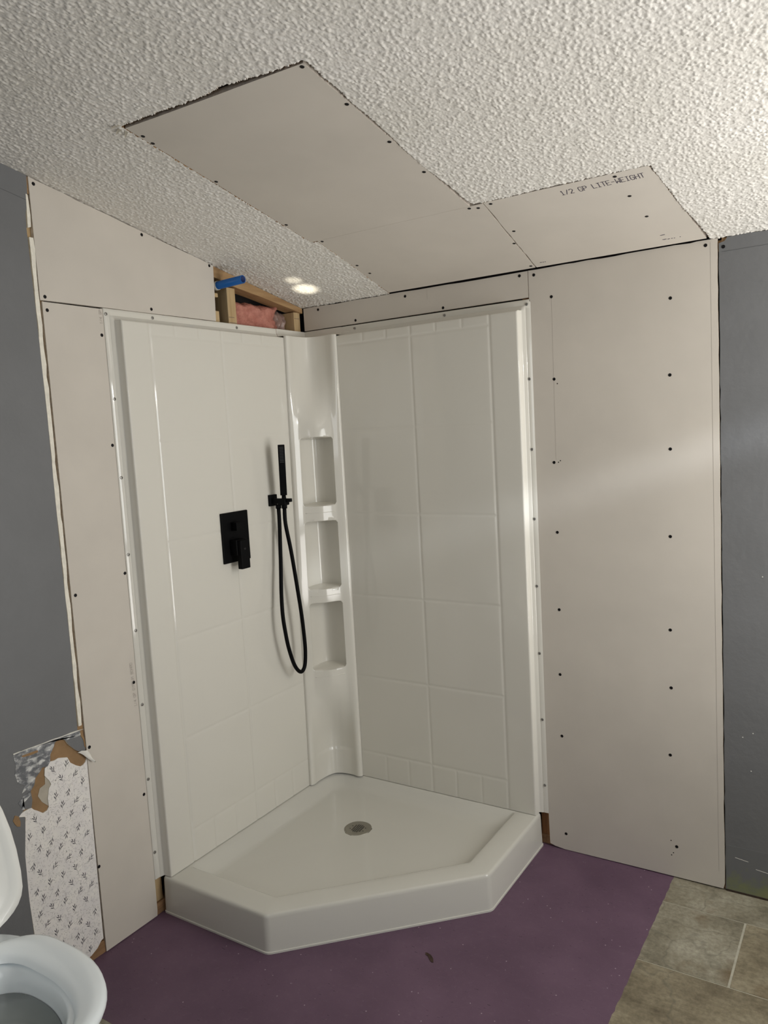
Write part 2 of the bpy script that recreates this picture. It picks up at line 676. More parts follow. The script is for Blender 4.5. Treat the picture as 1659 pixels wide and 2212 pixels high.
def build_ceiling():
    st = 0.0020
    xs = np.arange(-0.012, 1.95 + st / 2, st)
    ys = np.arange(-1.75, 0.0045, st)
    nx, ny = len(xs), len(ys)
    rg = np.random.default_rng(3)
    H = np.zeros((nx, ny), np.float32)
    n = 165000
    cx = rg.uniform(xs[0], xs[-1], n)
    cy = rg.uniform(ys[0], ys[-1], n)
    big = rg.random(n) < 0.17
    rr = np.where(big, rg.uniform(0.0030, 0.0054, n), rg.uniform(0.0019, 0.0032, n))
    hh = np.where(big, rg.uniform(0.0016, 0.0032, n), rg.uniform(0.0005, 0.0013, n))
    asp = rg.uniform(0.75, 1.3, n)
    ci = np.round((cx - xs[0]) / st).astype(int)
    cj = np.round((cy - ys[0]) / st).astype(int)
    for di in range(-4, 5):
        for dj in range(-4, 5):
            ii, jj = ci + di, cj + dj
            ok = (ii >= 0) & (ii < nx) & (jj >= 0) & (jj < ny)
            i2, j2 = ii[ok], jj[ok]
            dx = (xs[i2] - cx[ok]) * asp[ok]
            dy = (ys[j2] - cy[ok]) / asp[ok]
            q = 1 - (dx * dx + dy * dy) / (rr[ok] ** 2)
            h = hh[ok] * np.sqrt(np.clip(q, 0, 1))
            np.maximum.at(H, (i2, j2), h.astype(np.float32))
    H += rg.normal(0, 0.00018, H.shape).astype(np.float32)
    # vertical edges ease off at the borders
    X, Y = np.meshgrid(xs, ys, indexing='ij')
    Z = Z0 - SLOPE * Y - H
    V = np.stack([X, Y, Z], -1).reshape(-1, 3)
    idx = np.arange(nx * ny).reshape(nx, ny)
    XC = (X[:-1, :-1] + X[1:, 1:]) / 2
    YC = (Y[:-1, :-1] + Y[1:, 1:]) / 2
    jx = rg.normal(0, 0.0007, XC.shape)
    keep = ~in_poly(XC + jx, YC + jx[::-1], HOLES[0])
    q = np.stack([idx[:-1, :-1], idx[:-1, 1:], idx[1:, 1:], idx[1:, :-1]], -1)   # faces down
    faces = q[keep]
    # skirts up into the cut where kept cells border removed ones
    sk = []
    kp = np.pad(keep, 1, constant_values=True)
    a = keep & ~kp[2:, 1:-1]
    sk.append(np.stack([idx[1:, :-1][a], idx[1:, 1:][a]], -1))
    a = keep & ~kp[:-2, 1:-1]
    sk.append(np.stack([idx[:-1, 1:][a], idx[:-1, :-1][a]], -1))
    a = keep & ~kp[1:-1, 2:]
    sk.append(np.stack([idx[1:, 1:][a], idx[:-1, 1:][a]], -1))
    a = keep & ~kp[1:-1, :-2]
    sk.append(np.stack([idx[:-1, :-1][a], idx[1:, :-1][a]], -1))
    sk = np.concatenate(sk)
    u, inv = np.unique(sk, return_inverse=True)
    up = V[u].copy()
    up[:, 2] = Z0 - SLOPE * up[:, 1] + 0.0125
    base = len(V)
    inv = inv.reshape(sk.shape)
    skirt = np.stack([sk[:, 0], sk[:, 1], base + inv[:, 1], base + inv[:, 0]], -1)
    V = np.concatenate([V, up])
    # coarse remainder of the ceiling
    rest = [(1.95, 3.1, -3.6, 0.0), (-0.012, 1.95, -3.6, -1.75)]
    ex, ef = [], []
    for x0, x1, y0, y1 in rest:
        b0 = len(V) + len(ex)
        ex += [(x0, y0, ceil_z(y0)), (x0, y1, ceil_z(y1)), (x1, y1, ceil_z(y1)), (x1, y0, ceil_z(y0))]
        ef.append((b0, b0 + 1, b0 + 2, b0 + 3))
    V = np.concatenate([V, np.array(ex)])
    F = np.concatenate([faces, skirt, np.array(ef)])
    me = bpy.data.meshes.new('ceiling')
    me.vertices.add(len(V))
    me.vertices.foreach_set('co', V.astype(np.float32).ravel())
    me.loops.add(F.size)
    me.loops.foreach_set('vertex_index', F.astype(np.int32).ravel())
    me.polygons.add(len(F))
    me.polygons.foreach_set('loop_start', np.arange(0, F.size, 4, dtype=np.int32))
    me.polygons.foreach_set('loop_total', np.full(len(F), 4, np.int32))
    mi = np.zeros(len(F), np.int32)
    mi[len(faces):len(faces) + len(skirt)] = 1
    me.materials.append(M['popcorn'])
    me.materials.append(M['torn_paper'])
    me.polygons.foreach_set('material_index', mi)
    sm = np.ones(len(F), bool)
    sm[len(faces):] = False
    me.polygons.foreach_set('use_smooth', sm)
    me.update(calc_edges=True)
    o = bpy.data.objects.new('ceiling', me)
    COL.objects.link(o)
    return o


ceiling = build_ceiling()
tag(ceiling, 'sloping white popcorn-textured ceiling with a cut-out over the shower', kind='structure')
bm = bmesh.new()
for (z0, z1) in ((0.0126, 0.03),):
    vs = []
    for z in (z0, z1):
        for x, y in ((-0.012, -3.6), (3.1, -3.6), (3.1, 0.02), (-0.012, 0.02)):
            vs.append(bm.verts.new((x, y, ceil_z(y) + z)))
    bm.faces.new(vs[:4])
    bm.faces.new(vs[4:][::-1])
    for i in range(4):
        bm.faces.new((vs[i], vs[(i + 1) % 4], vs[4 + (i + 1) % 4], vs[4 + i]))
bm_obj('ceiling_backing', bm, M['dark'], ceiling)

# ------------------------------------------------------------------ walls
# left wall: grey board with a torn, scraped corner; its framing is its own parts
T = 0.0127
grey_poly = [(-1.1885, 0.7045), (-1.1840, 0.95), (-1.1860, 1.25), (-1.1845, 1.60), (-1.1870, 1.92), (-1.1900, 2.12), (-1.1880, 2.16), (-1.178, 2.205), (-1.1745, ceil_z(-1.1745) - 0.002),
             (-3.6, ceil_z(-3.6)), (-3.6, 0.0), (-1.385, 0.0), (-1.383, 0.12), (-1.387, 0.30), (-1.385, 0.42), (-1.375, 0.505), (-1.3735, 0.528), (-1.392, 0.535),
             (-1.373, 0.549), (-1.3525, 0.5440), (-1.3475, 0.5650), (-1.3500, 0.5905), (-1.337, 0.604), (-1.3315, 0.622), (-1.3175, 0.632), (-1.309, 0.642), (-1.293, 0.639),
             (-1.283, 0.6500), (-1.281, 0.668), (-1.268, 0.686), (-1.2625, 0.698), (-1.2465, 0.702), (-1.2305, 0.692), (-1.2225, 0.676), (-1.2000, 0.650),
             (-1.176, 0.6320), (-1.169, 0.640), (-1.1695, 0.655), (-1.1745, 0.672), (-1.178, 0.690)]
wall_left = prism('wall_left', grey_poly, on_left, -T, -0.0006, M['grey'], side_mat=M['gypsum'])
tag(wall_left, 'dark grey painted left wall with a torn scraped corner', kind='structure')
# framing behind
box('sheathing', (-0.115, -3.6, 0), (-0.105, 0.1, 2.8), M['dark'], wall_left)
prism('top_plate', [(-1.2, ceil_z(-1.2) - 0.003), (-0.001, ceil_z(0) - 0.003), (-0.001, 2.007), (-0.2584, 2.0475), (-0.366, 2.062), (-0.4886, 2.0875), (-1.2, ceil_z(-1.2) - 0.05)],
      on_left, -0.060, -0.004, M['plate'], wall_left)
for (y0, y1, z1) in ((-0.4165, -0.3745, 2.062), (-0.0455, -0.0075, 2.010), (-0.968, -0.930, 1.9), (-1.19, -1.152, 2.2)):
    mt = M['stud']
    box('wall_stud', (-0.1045, y0, 0.0385), (-T, y1, z1), mt, wall_left, bev=0.0015, seg=1)
for z0, z1 in ((1.905, 1.974), (2.022, 2.036)):
    box('wood_block', (-0.052, -0.60, z0), (-0.016, -0.4585, z1), M['stud'], wall_left, bev=0.0015, seg=1)
box('bottom_plate', (-0.1045, -3.6, 0.0), (-0.0045, -0.001, 0.038), M['base_wood'], wall_left, bev=0.0015, seg=1)
box('stud_pencil_mark', (-0.0127, -0.415, 1.9565), (-0.0125, -0.388, 1.9578), M['ink'], wall_left)
box('stud_pencil_mark', (-0.0127, -0.415, 1.9378), (-0.0125, -0.376, 1.9390), M['ink'], wall_left)
box('stud_pencil_mark', (-0.0127, -0.044, 1.985), (-0.0125, -0.012, 1.9862), M['ink'], wall_left)
# gypsum edge left over where the old sheet was cut away
gy = [(-1.1835, 0.716)] + rough_line((-1.1835, 0.72), (-1.1850, 2.10), 34, 0.0012, 3) + [(-1.1850, 2.10)]
gy += rough_line((-1.1725, 2.10), (-1.1725, 0.72), 40, 0.0022, 8) + [(-1.1735, 0.716)]
prism('gypsum_edge', gy, on_left, -0.010, -0.0002, M['gypsum'], wall_left)
gy2 = [(-1.186, 2.125), (-1.1825, 2.215), (-1.177, 2.213), (-1.1745, 2.16), (-1.1765, 2.128)]
prism('gypsum_edge', gy2, on_left, -0.010, 0.0002, M['gypsum'], wall_left)
# torn layers: brown paper deepest, wallpaper over it, paint and glue on top
prism('torn_paper', [(-1.40, 0.50), (-1.168, 0.50), (-1.166, 0.72), (-1.40, 0.72)], on_left, -T, -0.0060, M['torn_paper'], wall_left)
prism('torn_paper', [(-1.300, 0.632), (-1.287, 0.600), (-1.272, 0.578), (-1.285, 0.560), (-1.300, 0.525), (-1.318, 0.545), (-1.328, 0.566), (-1.320, 0.585), (-1.303, 0.590)],
      on_left, -0.0058, -0.0050, M['pale_paper'], wall_left)
wp = [(-1.3790, 0.1290), (-1.3860, 0.30), (-1.3845, 0.42), (-1.3740, 0.505), (-1.3705, 0.524), (-1.3885, 0.5345), (-1.3870, 0.5400), (-1.3700, 0.5430), (-1.3520, 0.5440), (-1.3440, 0.5340), (-1.3340, 0.5265), (-1.3190, 0.5130), (-1.3060, 0.5150),
      (-1.3000, 0.5230), (-1.3005, 0.5480), (-1.2940, 0.5740), (-1.2860, 0.5830), (-1.2900, 0.5950), (-1.3030, 0.6150), (-1.3000, 0.6350), (-1.2950, 0.6390),
      (-1.2820, 0.6480), (-1.2680, 0.6460), (-1.2560, 0.6480), (-1.2430, 0.6440), (-1.2280, 0.6390), (-1.2200, 0.6200),
      (-1.2030, 0.6050), (-1.1890, 0.5960), (-1.1800, 0.5970), (-1.1720, 0.6020), (-1.1660, 0.6120), (-1.1675, 0.40), (-1.1690, 0.20), (-1.1700, 0.0480), (-1.1790, 0.0440), (-1.1930, 0.0300), (-1.2150, 0.0200), (-1.30, 0.010), (-1.3790, 0.010)]
wallp = prism('wallpaper', wp, on_left, -0.0070, -0.0030, M['wallpaper'], wall_left, side_mat=M['white_paper'])
# scraped, mottled patch above the tear
sp = [(-1.3880, 0.7080), (-1.34, 0.7090), (-1.29, 0.7050), (-1.24, 0.7010), (-1.19, 0.7020), (-1.176, 0.7010), (-1.1780, 0.688), (-1.215, 0.690), (-1.228, 0.691), (-1.247, 0.703), (-1.2635, 0.699), (-1.2690, 0.687), (-1.2820, 0.668), (-1.2845, 0.650), (-1.2940, 0.639), (-1.3100, 0.643), (-1.3190, 0.632),
      (-1.333, 0.621), (-1.338, 0.605), (-1.351, 0.591), (-1.362, 0.600), (-1.375, 0.596), (-1.365, 0.615), (-1.384, 0.630), (-1.390, 0.655), (-1.384, 0.675)]
prism('scraped_patch', sp, on_left, -0.0006, 0.0002, M['scraped'], wall_left)
sp2 = [(-1.352, 0.592), (-1.349, 0.581), (-1.376, 0.566), (-1.381, 0.552), (-1.372, 0.548), (-1.374, 0.558), (-1.383, 0.560), (-1.389, 0.574), (-1.372, 0.586)]
prism('scraped_patch', sp2, on_left, -0.0006, 0.0002, M['scraped'], wall_left)
rl = [(-1.3885, 0.7100)] + rough_line((-1.3885, 0.7130), (-1.1700, 0.7060), 16, 0.0007, 2) + [(-1.1700, 0.7030)] + rough_line((-1.1750, 0.7035), (-1.3850, 0.7105), 14, 0.0009, 5)
prism('torn_ridge', rl, on_left, -0.0006, 0.0022, M['white_paper'], wall_left)
prism('torn_paper', [(-1.366, 0.6985), (-1.345, 0.698), (-1.318, 0.6965), (-1.3165, 0.690), (-1.340, 0.690), (-1.362, 0.693)], on_left, -0.0006, 0.0006, M['torn_paper'], wall_left)
prism('torn_paper', [(-1.1815, 0.7010), (-1.1760, 0.702), (-1.1690, 0.672), (-1.1680, 0.645), (-1.1715, 0.650), (-1.1735, 0.672), (-1.180, 0.685)], on_left, -0.0006, 0.0006, M['torn_paper'], wall_left)
prism('torn_paper', [(-1.409, 0.533), (-1.402, 0.545), (-1.392, 0.538), (-1.388, 0.520), (-1.390, 0.508), (-1.399, 0.512), (-1.404, 0.520)], on_left, -0.0006, 0.0006, M['torn_paper'], wall_left)
# curled paper flap
fl, ff = [], []
A, Bp, Cp = np.array((-1.1965, 0.6415)), np.array((-1.1645, 0.6400)), np.array((-1.1500, 0.5975))
for i in range(7):
    u = i / 6
    l, r = A + (Cp - A) * u, Bp + (Cp - Bp) * u
    for kx in range(4):
        w = kx / 3
        p = l + (r - l) * w
        fl.append((0.0015 + 0.010 * u * u + 0.004 * math.sin(w * math.pi), p[0], p[1] + 0.003 * math.sin(5 * w + i)))
for i in range(6):
    for kx in range(3):
        a = i * 4 + kx
        ff.append((a, a + 1, a + 5, a + 4))
mesh('paper_flap', fl, ff, M['white_paper'], wall_left, smooth=True)
# thin horizontal joint showing through the paint
prism('joint_line', [(-3.5, 2.66), (-3.5, 2.661), (-1.18, 2.1985), (-1.18, 2.1975)], on_left, -0.0006, -0.0001, M['paint_seam'], wall_left)


def sprigs():
    rs = random.Random(21)
    vs, fs = [], []

    def leaf(y, z, ang, ln, w, base):
        c, s = math.cos(ang), math.sin(ang)
        b = len(vs)
        for u, wd in ((0, 0.15), (0.45, 1.0), (0.8, 0.7), (1.0, 0.0), (0.8, -0.7), (0.45, -1.0)):
            yy, zz = u * ln, wd * w
            vs.append((-0.0028, y + yy * c - zz * s, z + yy * s + zz * c))
        fs.append(tuple(range(b, b + 6)))

    wpoly = [np.array(p) for p in wp]
    px = np.array([0.0])
    motifs = []
    dy, dz = 0.0430, 0.0390
    kk = 0
    for r in range(0, 17):
        for c in range(0, 7):
            y = -1.385 + c * dy + (0.5 * dy if r % 2 else 0) + rs.uniform(-.004, .004)
            z = 0.035 + r * dz + rs.uniform(-.004, .004)
            ok = True
            for ddy, ddz in ((0, 0), (0.008, 0.014), (-0.008, -0.012), (0.008, -0.012), (-0.008, 0.014)):
                if not in_poly(np.array([y + ddy]), np.array([z + ddz]), wp)[0]:
                    ok = False
            if ok:
                motifs.append((y, z, rs.choice([0, 1, 2, 3, 4])))
    for y, z, kd in motifs:
        a0 = math.radians({0: 80, 1: 115, 2: 40, 3: 70, 4: 250}[kd] + rs.uniform(-10, 10))
        L = 0.029
        y0, z0 = y - math.cos(a0) * L / 2, z - math.sin(a0) * L / 2
        leaf(y0, z0, a0, L * 0.95, 0.00045, 0)
        for u, side in ((0.30, 1), (0.45, -1), (0.62, 1)):
            leaf(y0 + math.cos(a0) * L * u, z0 + math.sin(a0) * L * u, a0 + side * math.radians(32), 0.0130, 0.0012, 0)
        leaf(y0 + math.cos(a0) * L * 0.7, z0 + math.sin(a0) * L * 0.7, a0, 0.011, 0.0011, 0)
    o = mesh('sprig_print', vs, fs, M['sprig_ink'], wallp)
    tag(o, kind='stuff')
    vs.clear()
    fs.clear()
    for _ in range(2600):
        y, z = rs.uniform(-1.388, -1.168), rs.uniform(0.015, 0.645)
        a = rs.uniform(0, 6.28)
        ey, ez = y + 0.009 * math.cos(a), z + 0.009 * math.sin(a)
        if in_poly(np.array([y, ey]), np.array([z, ez]), wp).all():
            leaf(y, z, a, 0.008, 0.0007, 0)
    vs[:] = [(-0.00292, v[1], v[2]) for v in vs]
    o = mesh('fern_print', vs, fs, M['fern_ink'], wallp)
    tag(o, kind='stuff')


sprigs()

# back wall (the one the right shower panel hangs on)
bw = [(1.5518, 0.006), (3.1, 0.006), (3.1, 2.031)] + rough_line((3.1, 2.031), (1.58, 2.027), 30, 0.002, 9) + [(1.575, 2.026), (1.568, 2.016), (1.5520, 2.012)]
bw += rough_line((1.5520, 2.012), (1.5520, 0.006), 60, 0.0011, 12)
wall_back = prism('wall_back', bw, on_back, -T, -0.0006, M['grey'], side_mat=M['gypsum'])
tag(wall_back, 'dark grey painted wall beside the tall new drywall sheet', kind='structure')
box('sheathing', (-0.11, 0.105, 0), (3.1, 0.115, 2.2), M['dark'], wall_back)
box('bottom_plate', (0.0, T + 0.0005, 0.0), (1.55, 0.104, 0.034), M['base_wood'], wall_back)
box('wall_stud', (0.930, T, 0.034), (0.972, 0.104, 1.99), M['old_wood'], wall_back, bev=0.0015, seg=1)
box('top_plate', (-0.004, T, 1.99), (3.1, 0.104, 2.022), M['plate'], wall_back)
box('floor_gap', (1.556, -0.0002, 0.0), (3.1, T, 0.0065), M['gap_strip'], wall_back)
prism('joint_line', [(1.560, 1.9858), (3.0, 1.996), (3.0, 1.9966), (1.560, 1.9866)], on_back, -0.0006, -0.0001, M['paint_seam'], wall_back)
prism('stain_patch', [(1.5545, 0.0075), (1.95, 0.0075), (1.95, 0.155), (1.5545, 0.155)], on_back, -0.0006, -0.0003, M['mould'], wall_back)
prism('torn_paper', [(1.5575, 2.011), (1.568, 2.015), (1.585, 2.026), (1.560, 2.0265)], on_back, -T, -0.0045, M['torn_paper'], wall_back)
for a, b_ in (((1.5805, 0.118), (1.6185, 0.113)), ((1.640, 0.094), (1.690, 0.088))):
    prism('paint_scratch', [(a[0], a[1]), (b_[0], b_[1]), (b_[0], b_[1] + .0012), (a[0], a[1] + .0014)], on_back, -0.0006, 0.0001, M['white_paper'], wall_back)
screws(wall_back, [(1.5645, 2.0000)], on_back, (0, -1, 0))
for p in ((1.605, 0.518), (1.634, 0.535), (1.628, 0.413), (1.663, 1.025)):
    s = 0.0016
    prism('paint_chip', [(p[0] - s, p[1]), (p[0], p[1] - s), (p[0] + 1.6 * s, p[1] - .4 * s), (p[0] + .4 * s, p[1] + s)], on_back, -0.0006, 0.0002, M['white_paper'], wall_back)

# walls out of frame that close the room
wr = empty('wall_right', (3.1, -1.8, 0))
tag(wr, 'wall with an opening added for daylight, out of frame to the right', kind='structure')
for a, b_ in (((3.1, -3.6, 0), (3.2, -1.40, 2.8)), ((3.1, -0.20, 0), (3.2, 0.0, 2.07)), ((3.1, -1.40, 0), (3.2, -0.20, 0.04)), ((3.1, -1.40, 2.06), (3.2, -0.20, 2.40))):  # gap between the sections is an added opening for daylight
    box('wall_section', a, b_, M['hidden_wall'], wr)
wf = empty('wall_front', (1.5, -3.6, 0))
tag(wf, 'wall with the doorway, out of frame behind the camera', kind='structure')
for a, b_ in (((-0.1, -3.7, 0), (0.4, -3.6, 2.8)), ((2.2, -3.7, 0), (3.2, -3.6, 2.8)), ((0.4, -3.7, 2.3), (2.2, -3.6, 2.8))):
    box('wall_section', a, b_, M['hidden_wall'], wf)

# ------------------------------------------------------------------ drywall sheets
GS = 'new drywall sheets'


def sheet(name, poly, fn, label, scr, normal, front=0.0, extra=()):
    o = prism(name, poly, fn, front - T, front, M['drywall'], side_mat=M['cut_edge'])
    tag(o, label, 'drywall', GS)
    screws(o, scr, fn, normal, d=front + 0.0002)
    return o


p = [(-1.1705, 1.9335), (-1.1705, ceil_z(-1.1705) - 0.003)] + rough_line((-1.150, ceil_z(-1.150) - 0.004), (-0.4885, ceil_z(-0.4885) - 0.004), 9, 0.0012, 2)
p += [(-0.4885, ceil_z(-0.4885) - 0.004), (-0.4945, 1.9345)] + rough_line((-0.4945, 1.9345), (-1.1705, 1.9335), 8, 0.0006, 4)[1:]
sh_ul = sheet('drywall_sheet', p, on_left, 'trapezoid drywall sheet above the left shower panel under the sloping ceiling',
              [(-1.1561, 2.2465), (-0.793, 2.1749), (-0.5069, 2.1212), (-1.155, 1.944), (-0.7795, 1.947)], (1, 0, 0))
p = [(-1.1655, 0.003), (-0.9690, 0.003)] + rough_line((-0.9672, 0.02), (-0.9672, 1.9290), 24, 0.0006, 7) + [(-0.9672, 1.9290), (-1.1655, 1.9300)]
sh_ls = sheet('drywall_sheet', p, on_left, 'narrow tall drywall strip between wallpaper and the left shower panel',
              [(-1.1519, 1.9077), (-0.9773, 1.8517), (-0.9756, 1.5236), (-1.152, 1.0981), (-0.9732, 1.1298), (-0.9776, 0.7843), (-1.1558, 0.6423), (-0.9782, 0.4181), (-1.163, 0.2732)], (1, 0, 0))
p = [(0.0015, 1.9365), (0.957, 1.9385)] + [(0.9570, 2.0250)] + rough_line((0.95, 2.0250), (0.0015, 2.0250), 12, 0.0016, 5) + [(0.0015, 2.0250)]
sh_hd = sheet('drywall_sheet', p, on_back, 'long low drywall strip running above the right shower panel',
              [(0.0751, 2.0124), (0.2514, 1.9494), (0.4778, 2.0086), (0.6328, 1.9466), (0.9279, 2.0134)], (0, -1, 0))
p = [(0.9660, 0.012), (0.985, 0.006), (1.02, 0.002), (1.30, 0.004), (1.545, 0.0045)] + rough_line((1.5490, 0.02), (1.5480, 2.0255), 40, 0.0009, 15)
p += [(1.5480, 2.0270)] + rough_line((1.5450, 2.0268), (0.9590, 2.0255), 14, 0.0012, 22) + [(0.9590, 2.0255), (0.9595, 1.60), (0.9610, 0.80), (0.9640, 0.10)]
sh_tall = sheet('drywall_sheet', p, on_back, 'floor to ceiling drywall sheet at right with two columns of screws',
                [(0.9788, 2.0086), (1.5158, 2.0121), (1.0372, 1.9296), (1.4135, 1.8735), (1.0374, 1.6606), (1.4082, 1.6426), (1.0277, 1.3828), (1.4057, 1.4149), (1.031, 1.1443), (1.401, 1.1397),
                 (1.0284, 0.8751), (1.3958, 0.8377), (1.0239, 0.6446), (1.3954, 0.6469), (1.0232, 0.4219), (1.3887, 0.4205), (1.0265, 0.0617), (1.4038, 0.1096)], (0, -1, 0))
prism('edge_score_line', [(1.5320, 0.06), (1.5328, 0.06), (1.5295, 2.018), (1.5285, 2.018)], on_back, 0, 0.0003, M['pencil'], sh_tall)
prism('pencil_line', [(1.0350, 1.39), (1.0356, 1.39), (1.0378, 1.928), (1.0372, 1.928)], on_back, 0, 0.0003, M['pencil'], sh_tall)
prism('pencil_line', [(0.5700, 1.985), (0.5706, 1.985), (0.5706, 2.020), (0.5700, 2.020)], on_back, 0, 0.0003, M['pencil'], sh_hd)
for p in ((1.0480, 1.6450), (1.043, 1.3830), (1.050, 1.3880), (1.393, 0.086), (1.387, 0.077), (1.386, 0.127), (0.942, 1.99)):
    if p[0] < 0.95:
        continue
    s = 0.0022
    prism('nail_hole', [(p[0] + s * math.cos(a), p[1] + s * math.sin(a)) for a in np.linspace(0, 5.2, 6)], on_back, 0, 0.0003, M['dark'], sh_tall)

F0 = 0.0005
p = rough_poly([(0.432, -0.4885), (0.9900, -0.4885), (0.9690, -1.1880), (0.4380, -1.1990)], [0, 0.0008, 0.0012, 0.0008], 0.07, 3)
sh_ca = sheet('drywall_sheet', p, on_ceil, 'largest drywall patch set into the popcorn ceiling, nearest the camera',
              [(0.9600, -1.1800), (0.9660, -1.0338), (0.9680, -0.8649), (0.4480, -1.1555), (0.4440, -1.1225), (0.4453, -0.9116), (0.4430, -0.6218), (0.9709, -0.707)], CN, F0)
p = rough_poly([(0.4560, -0.0075), (0.9885, -0.0075), (1.0280, -0.4865), (0.4560, -0.4865)], [0, 0.0012, 0, 0.0008], 0.05, 5)
p = [(0.4130, -0.0075), (0.9885, -0.0075)] + rough_line((0.9885, -0.0075), (1.0285, -0.4850), 16, 0.0014, 31) + [(1.0285, -0.4880), (0.4560, -0.4880)] + rough_line((0.4560, -0.4880), (0.4130, -0.0075), 8, 0.0008, 33)[1:]
sh_cb = sheet('drywall_sheet', p, on_ceil, 'middle ceiling drywall patch above the corner, against the back wall',
              [(0.9833, -0.4780), (1.0067, -0.4696), (1.0020, -0.2120), (0.9800, -0.0265), (0.4560, -0.1952), (0.4560, -0.2716), (0.4682, -0.4790)], CN, F0)
p = [(0.9930, -0.0075), (1.5200, -0.0075)] + rough_line((1.5200, -0.0075), (1.4760, -0.4870), 14, 0.0016, 41) + [(1.4720, -0.4895)] + rough_line((1.4700, -0.4905), (1.0320, -0.4905), 10, 0.0008, 43)
p += [(1.0320, -0.4905)] + rough_line((1.0320, -0.4850), (0.9930, -0.0075), 18, 0.0012, 45)[1:]
sh_cc = sheet('drywall_sheet', p, on_ceil, 'small ceiling drywall patch with printed board lettering along its edge',
              [(1.0482, -0.4769), (1.3883, -0.4738), (1.3932, -0.3581), (1.4029, -0.2221), (1.0358, -0.2917)], CN, F0)

# stroke lettering
GLY = {
    '1': [((1, 5), (2, 6)), ((2, 6), (2, 0)), ((0.6, 0), (3.4, 0))], '/': [((0.5, 0), (3.5, 6))], '2': [((0.2, 5), (1, 6)), ((1, 6), (3, 6)), ((3, 6), (4, 5)), ((4, 5), (4, 4)), ((4, 4), (0, 0)), ((0, 0), (4, 0))],
    'G': [((4, 5), (3, 6)), ((3, 6), (1, 6)), ((1, 6), (0, 5)), ((0, 5), (0, 1)), ((0, 1), (1, 0)), ((1, 0), (3, 0)), ((3, 0), (4, 1)), ((4, 1), (4, 3)), ((4, 3), (2.2, 3))],
    'P': [((0, 0), (0, 6)), ((0, 6), (3.2, 6)), ((3.2, 6), (4, 5)), ((4, 5), (4, 4)), ((4, 4), (3.2, 3)), ((3.2, 3), (0, 3))], 'L': [((0, 6), (0, 0)), ((0, 0), (4, 0))],
    'I': [((0.6, 6), (3.4, 6)), ((2, 6), (2, 0)), ((0.6, 0), (3.4, 0))], 'T': [((0, 6), (4, 6)), ((2, 6), (2, 0))], 'E': [((4, 6), (0, 6)), ((0, 6), (0, 0)), ((0, 0), (4, 0)), ((0, 3), (3, 3))],
    '-': [((0.4, 3), (3.6, 3))], 'W': [((0, 6), (0, 0)), ((0, 0), (2, 2.6)), ((2, 2.6), (4, 0)), ((4, 0), (4, 6))], 'H': [((0, 0), (0, 6)), ((4, 0), (4, 6)), ((0, 3), (4, 3))],
    '4': [((3, 0), (3, 6)), ((3, 6), (0, 2)), ((0, 2), (4, 2))], 'Y': [((0, 6), (2, 3)), ((4, 6), (2, 3)), ((2, 3), (2, 0))], 'S': [((4, 5), (3, 6)), ((3, 6), (1, 6)), ((1, 6), (0, 5)), ((0, 5), (0, 4)), ((0, 4), (4, 2)), ((4, 2), (4, 1)), ((4, 1), (3, 0)), ((3, 0), (1, 0)), ((1, 0), (0, 1))],
    'U': [((0, 6), (0, 1)), ((0, 1), (1, 0)), ((1, 0), (3, 0)), ((3, 0), (4, 1)), ((4, 1), (4, 6))], 'M': [((0, 0), (0, 6)), ((0, 6), (2, 3)), ((2, 3), (4, 6)), ((4, 6), (4, 0))],
    'B': [((0, 0), (0, 6)), ((0, 6), (3, 6)), ((3, 6), (4, 5)), ((4, 5), (3, 3)), ((3, 3), (0, 3)), ((3, 3), (4, 1.5)), ((4, 1.5), (3, 0)), ((3, 0), (0, 0))],
    'O': [((1, 0), (3, 0)), ((3, 0), (4, 1)), ((4, 1), (4, 5)), ((4, 5), (3, 6)), ((3, 6), (1, 6)), ((1, 6), (0, 5)), ((0, 5), (0, 1)), ((0, 1), (1, 0))],
    'A': [((0, 0), (0, 4)), ((0, 4), (2, 6)), ((2, 6), (4, 4)), ((4, 4), (4, 0)), ((0, 2.5), (4, 2.5))], 'R': [((0, 0), (0, 6)), ((0, 6), (3.2, 6)), ((3.2, 6), (4, 5)), ((4, 5), (4, 4)), ((4, 4), (3.2, 3)), ((3.2, 3), (0, 3)), ((2, 3), (4, 0))],
    'D': [((0, 0), (0, 6)), ((0, 6), (2.6, 6)), ((2.6, 6), (4, 4.6)), ((4, 4.6), (4, 1.4)), ((4, 1.4), (2.6, 0)), ((2.6, 0), (0, 0))],
}


def lettering(name, text, origin, ux, uy, pitch, h, stroke, fn, d, mat, parent):
    vs, fs = [], []
    sx, sy = pitch * 0.74 / 4, h / 6
    for i, ch in enumerate(text):
        for a, b_ in GLY.get(ch, []):
            a2 = np.array((i * pitch + a[0] * sx, a[1] * sy))
            b2 = np.array((i * pitch + b_[0] * sx, b_[1] * sy))
            dd = (b2 - a2) / (np.linalg.norm(b2 - a2) + 1e-9)
            a2, b2 = a2 - dd * stroke * .4, b2 + dd * stroke * .4
            nn = np.array((-dd[1], dd[0])) * stroke / 2
            k0 = len(vs)
            for q in (a2 - nn, b2 - nn, b2 + nn, a2 + nn):
                w = np.array(origin) + np.array(ux) * q[0] + np.array(uy) * q[1]
                vs.append(fn(w, d))
            fs.append((k0, k0 + 1, k0 + 2, k0 + 3))
    o = mesh(name, vs, fs, mat, parent)
    tag(o, kind='stuff')
    return o


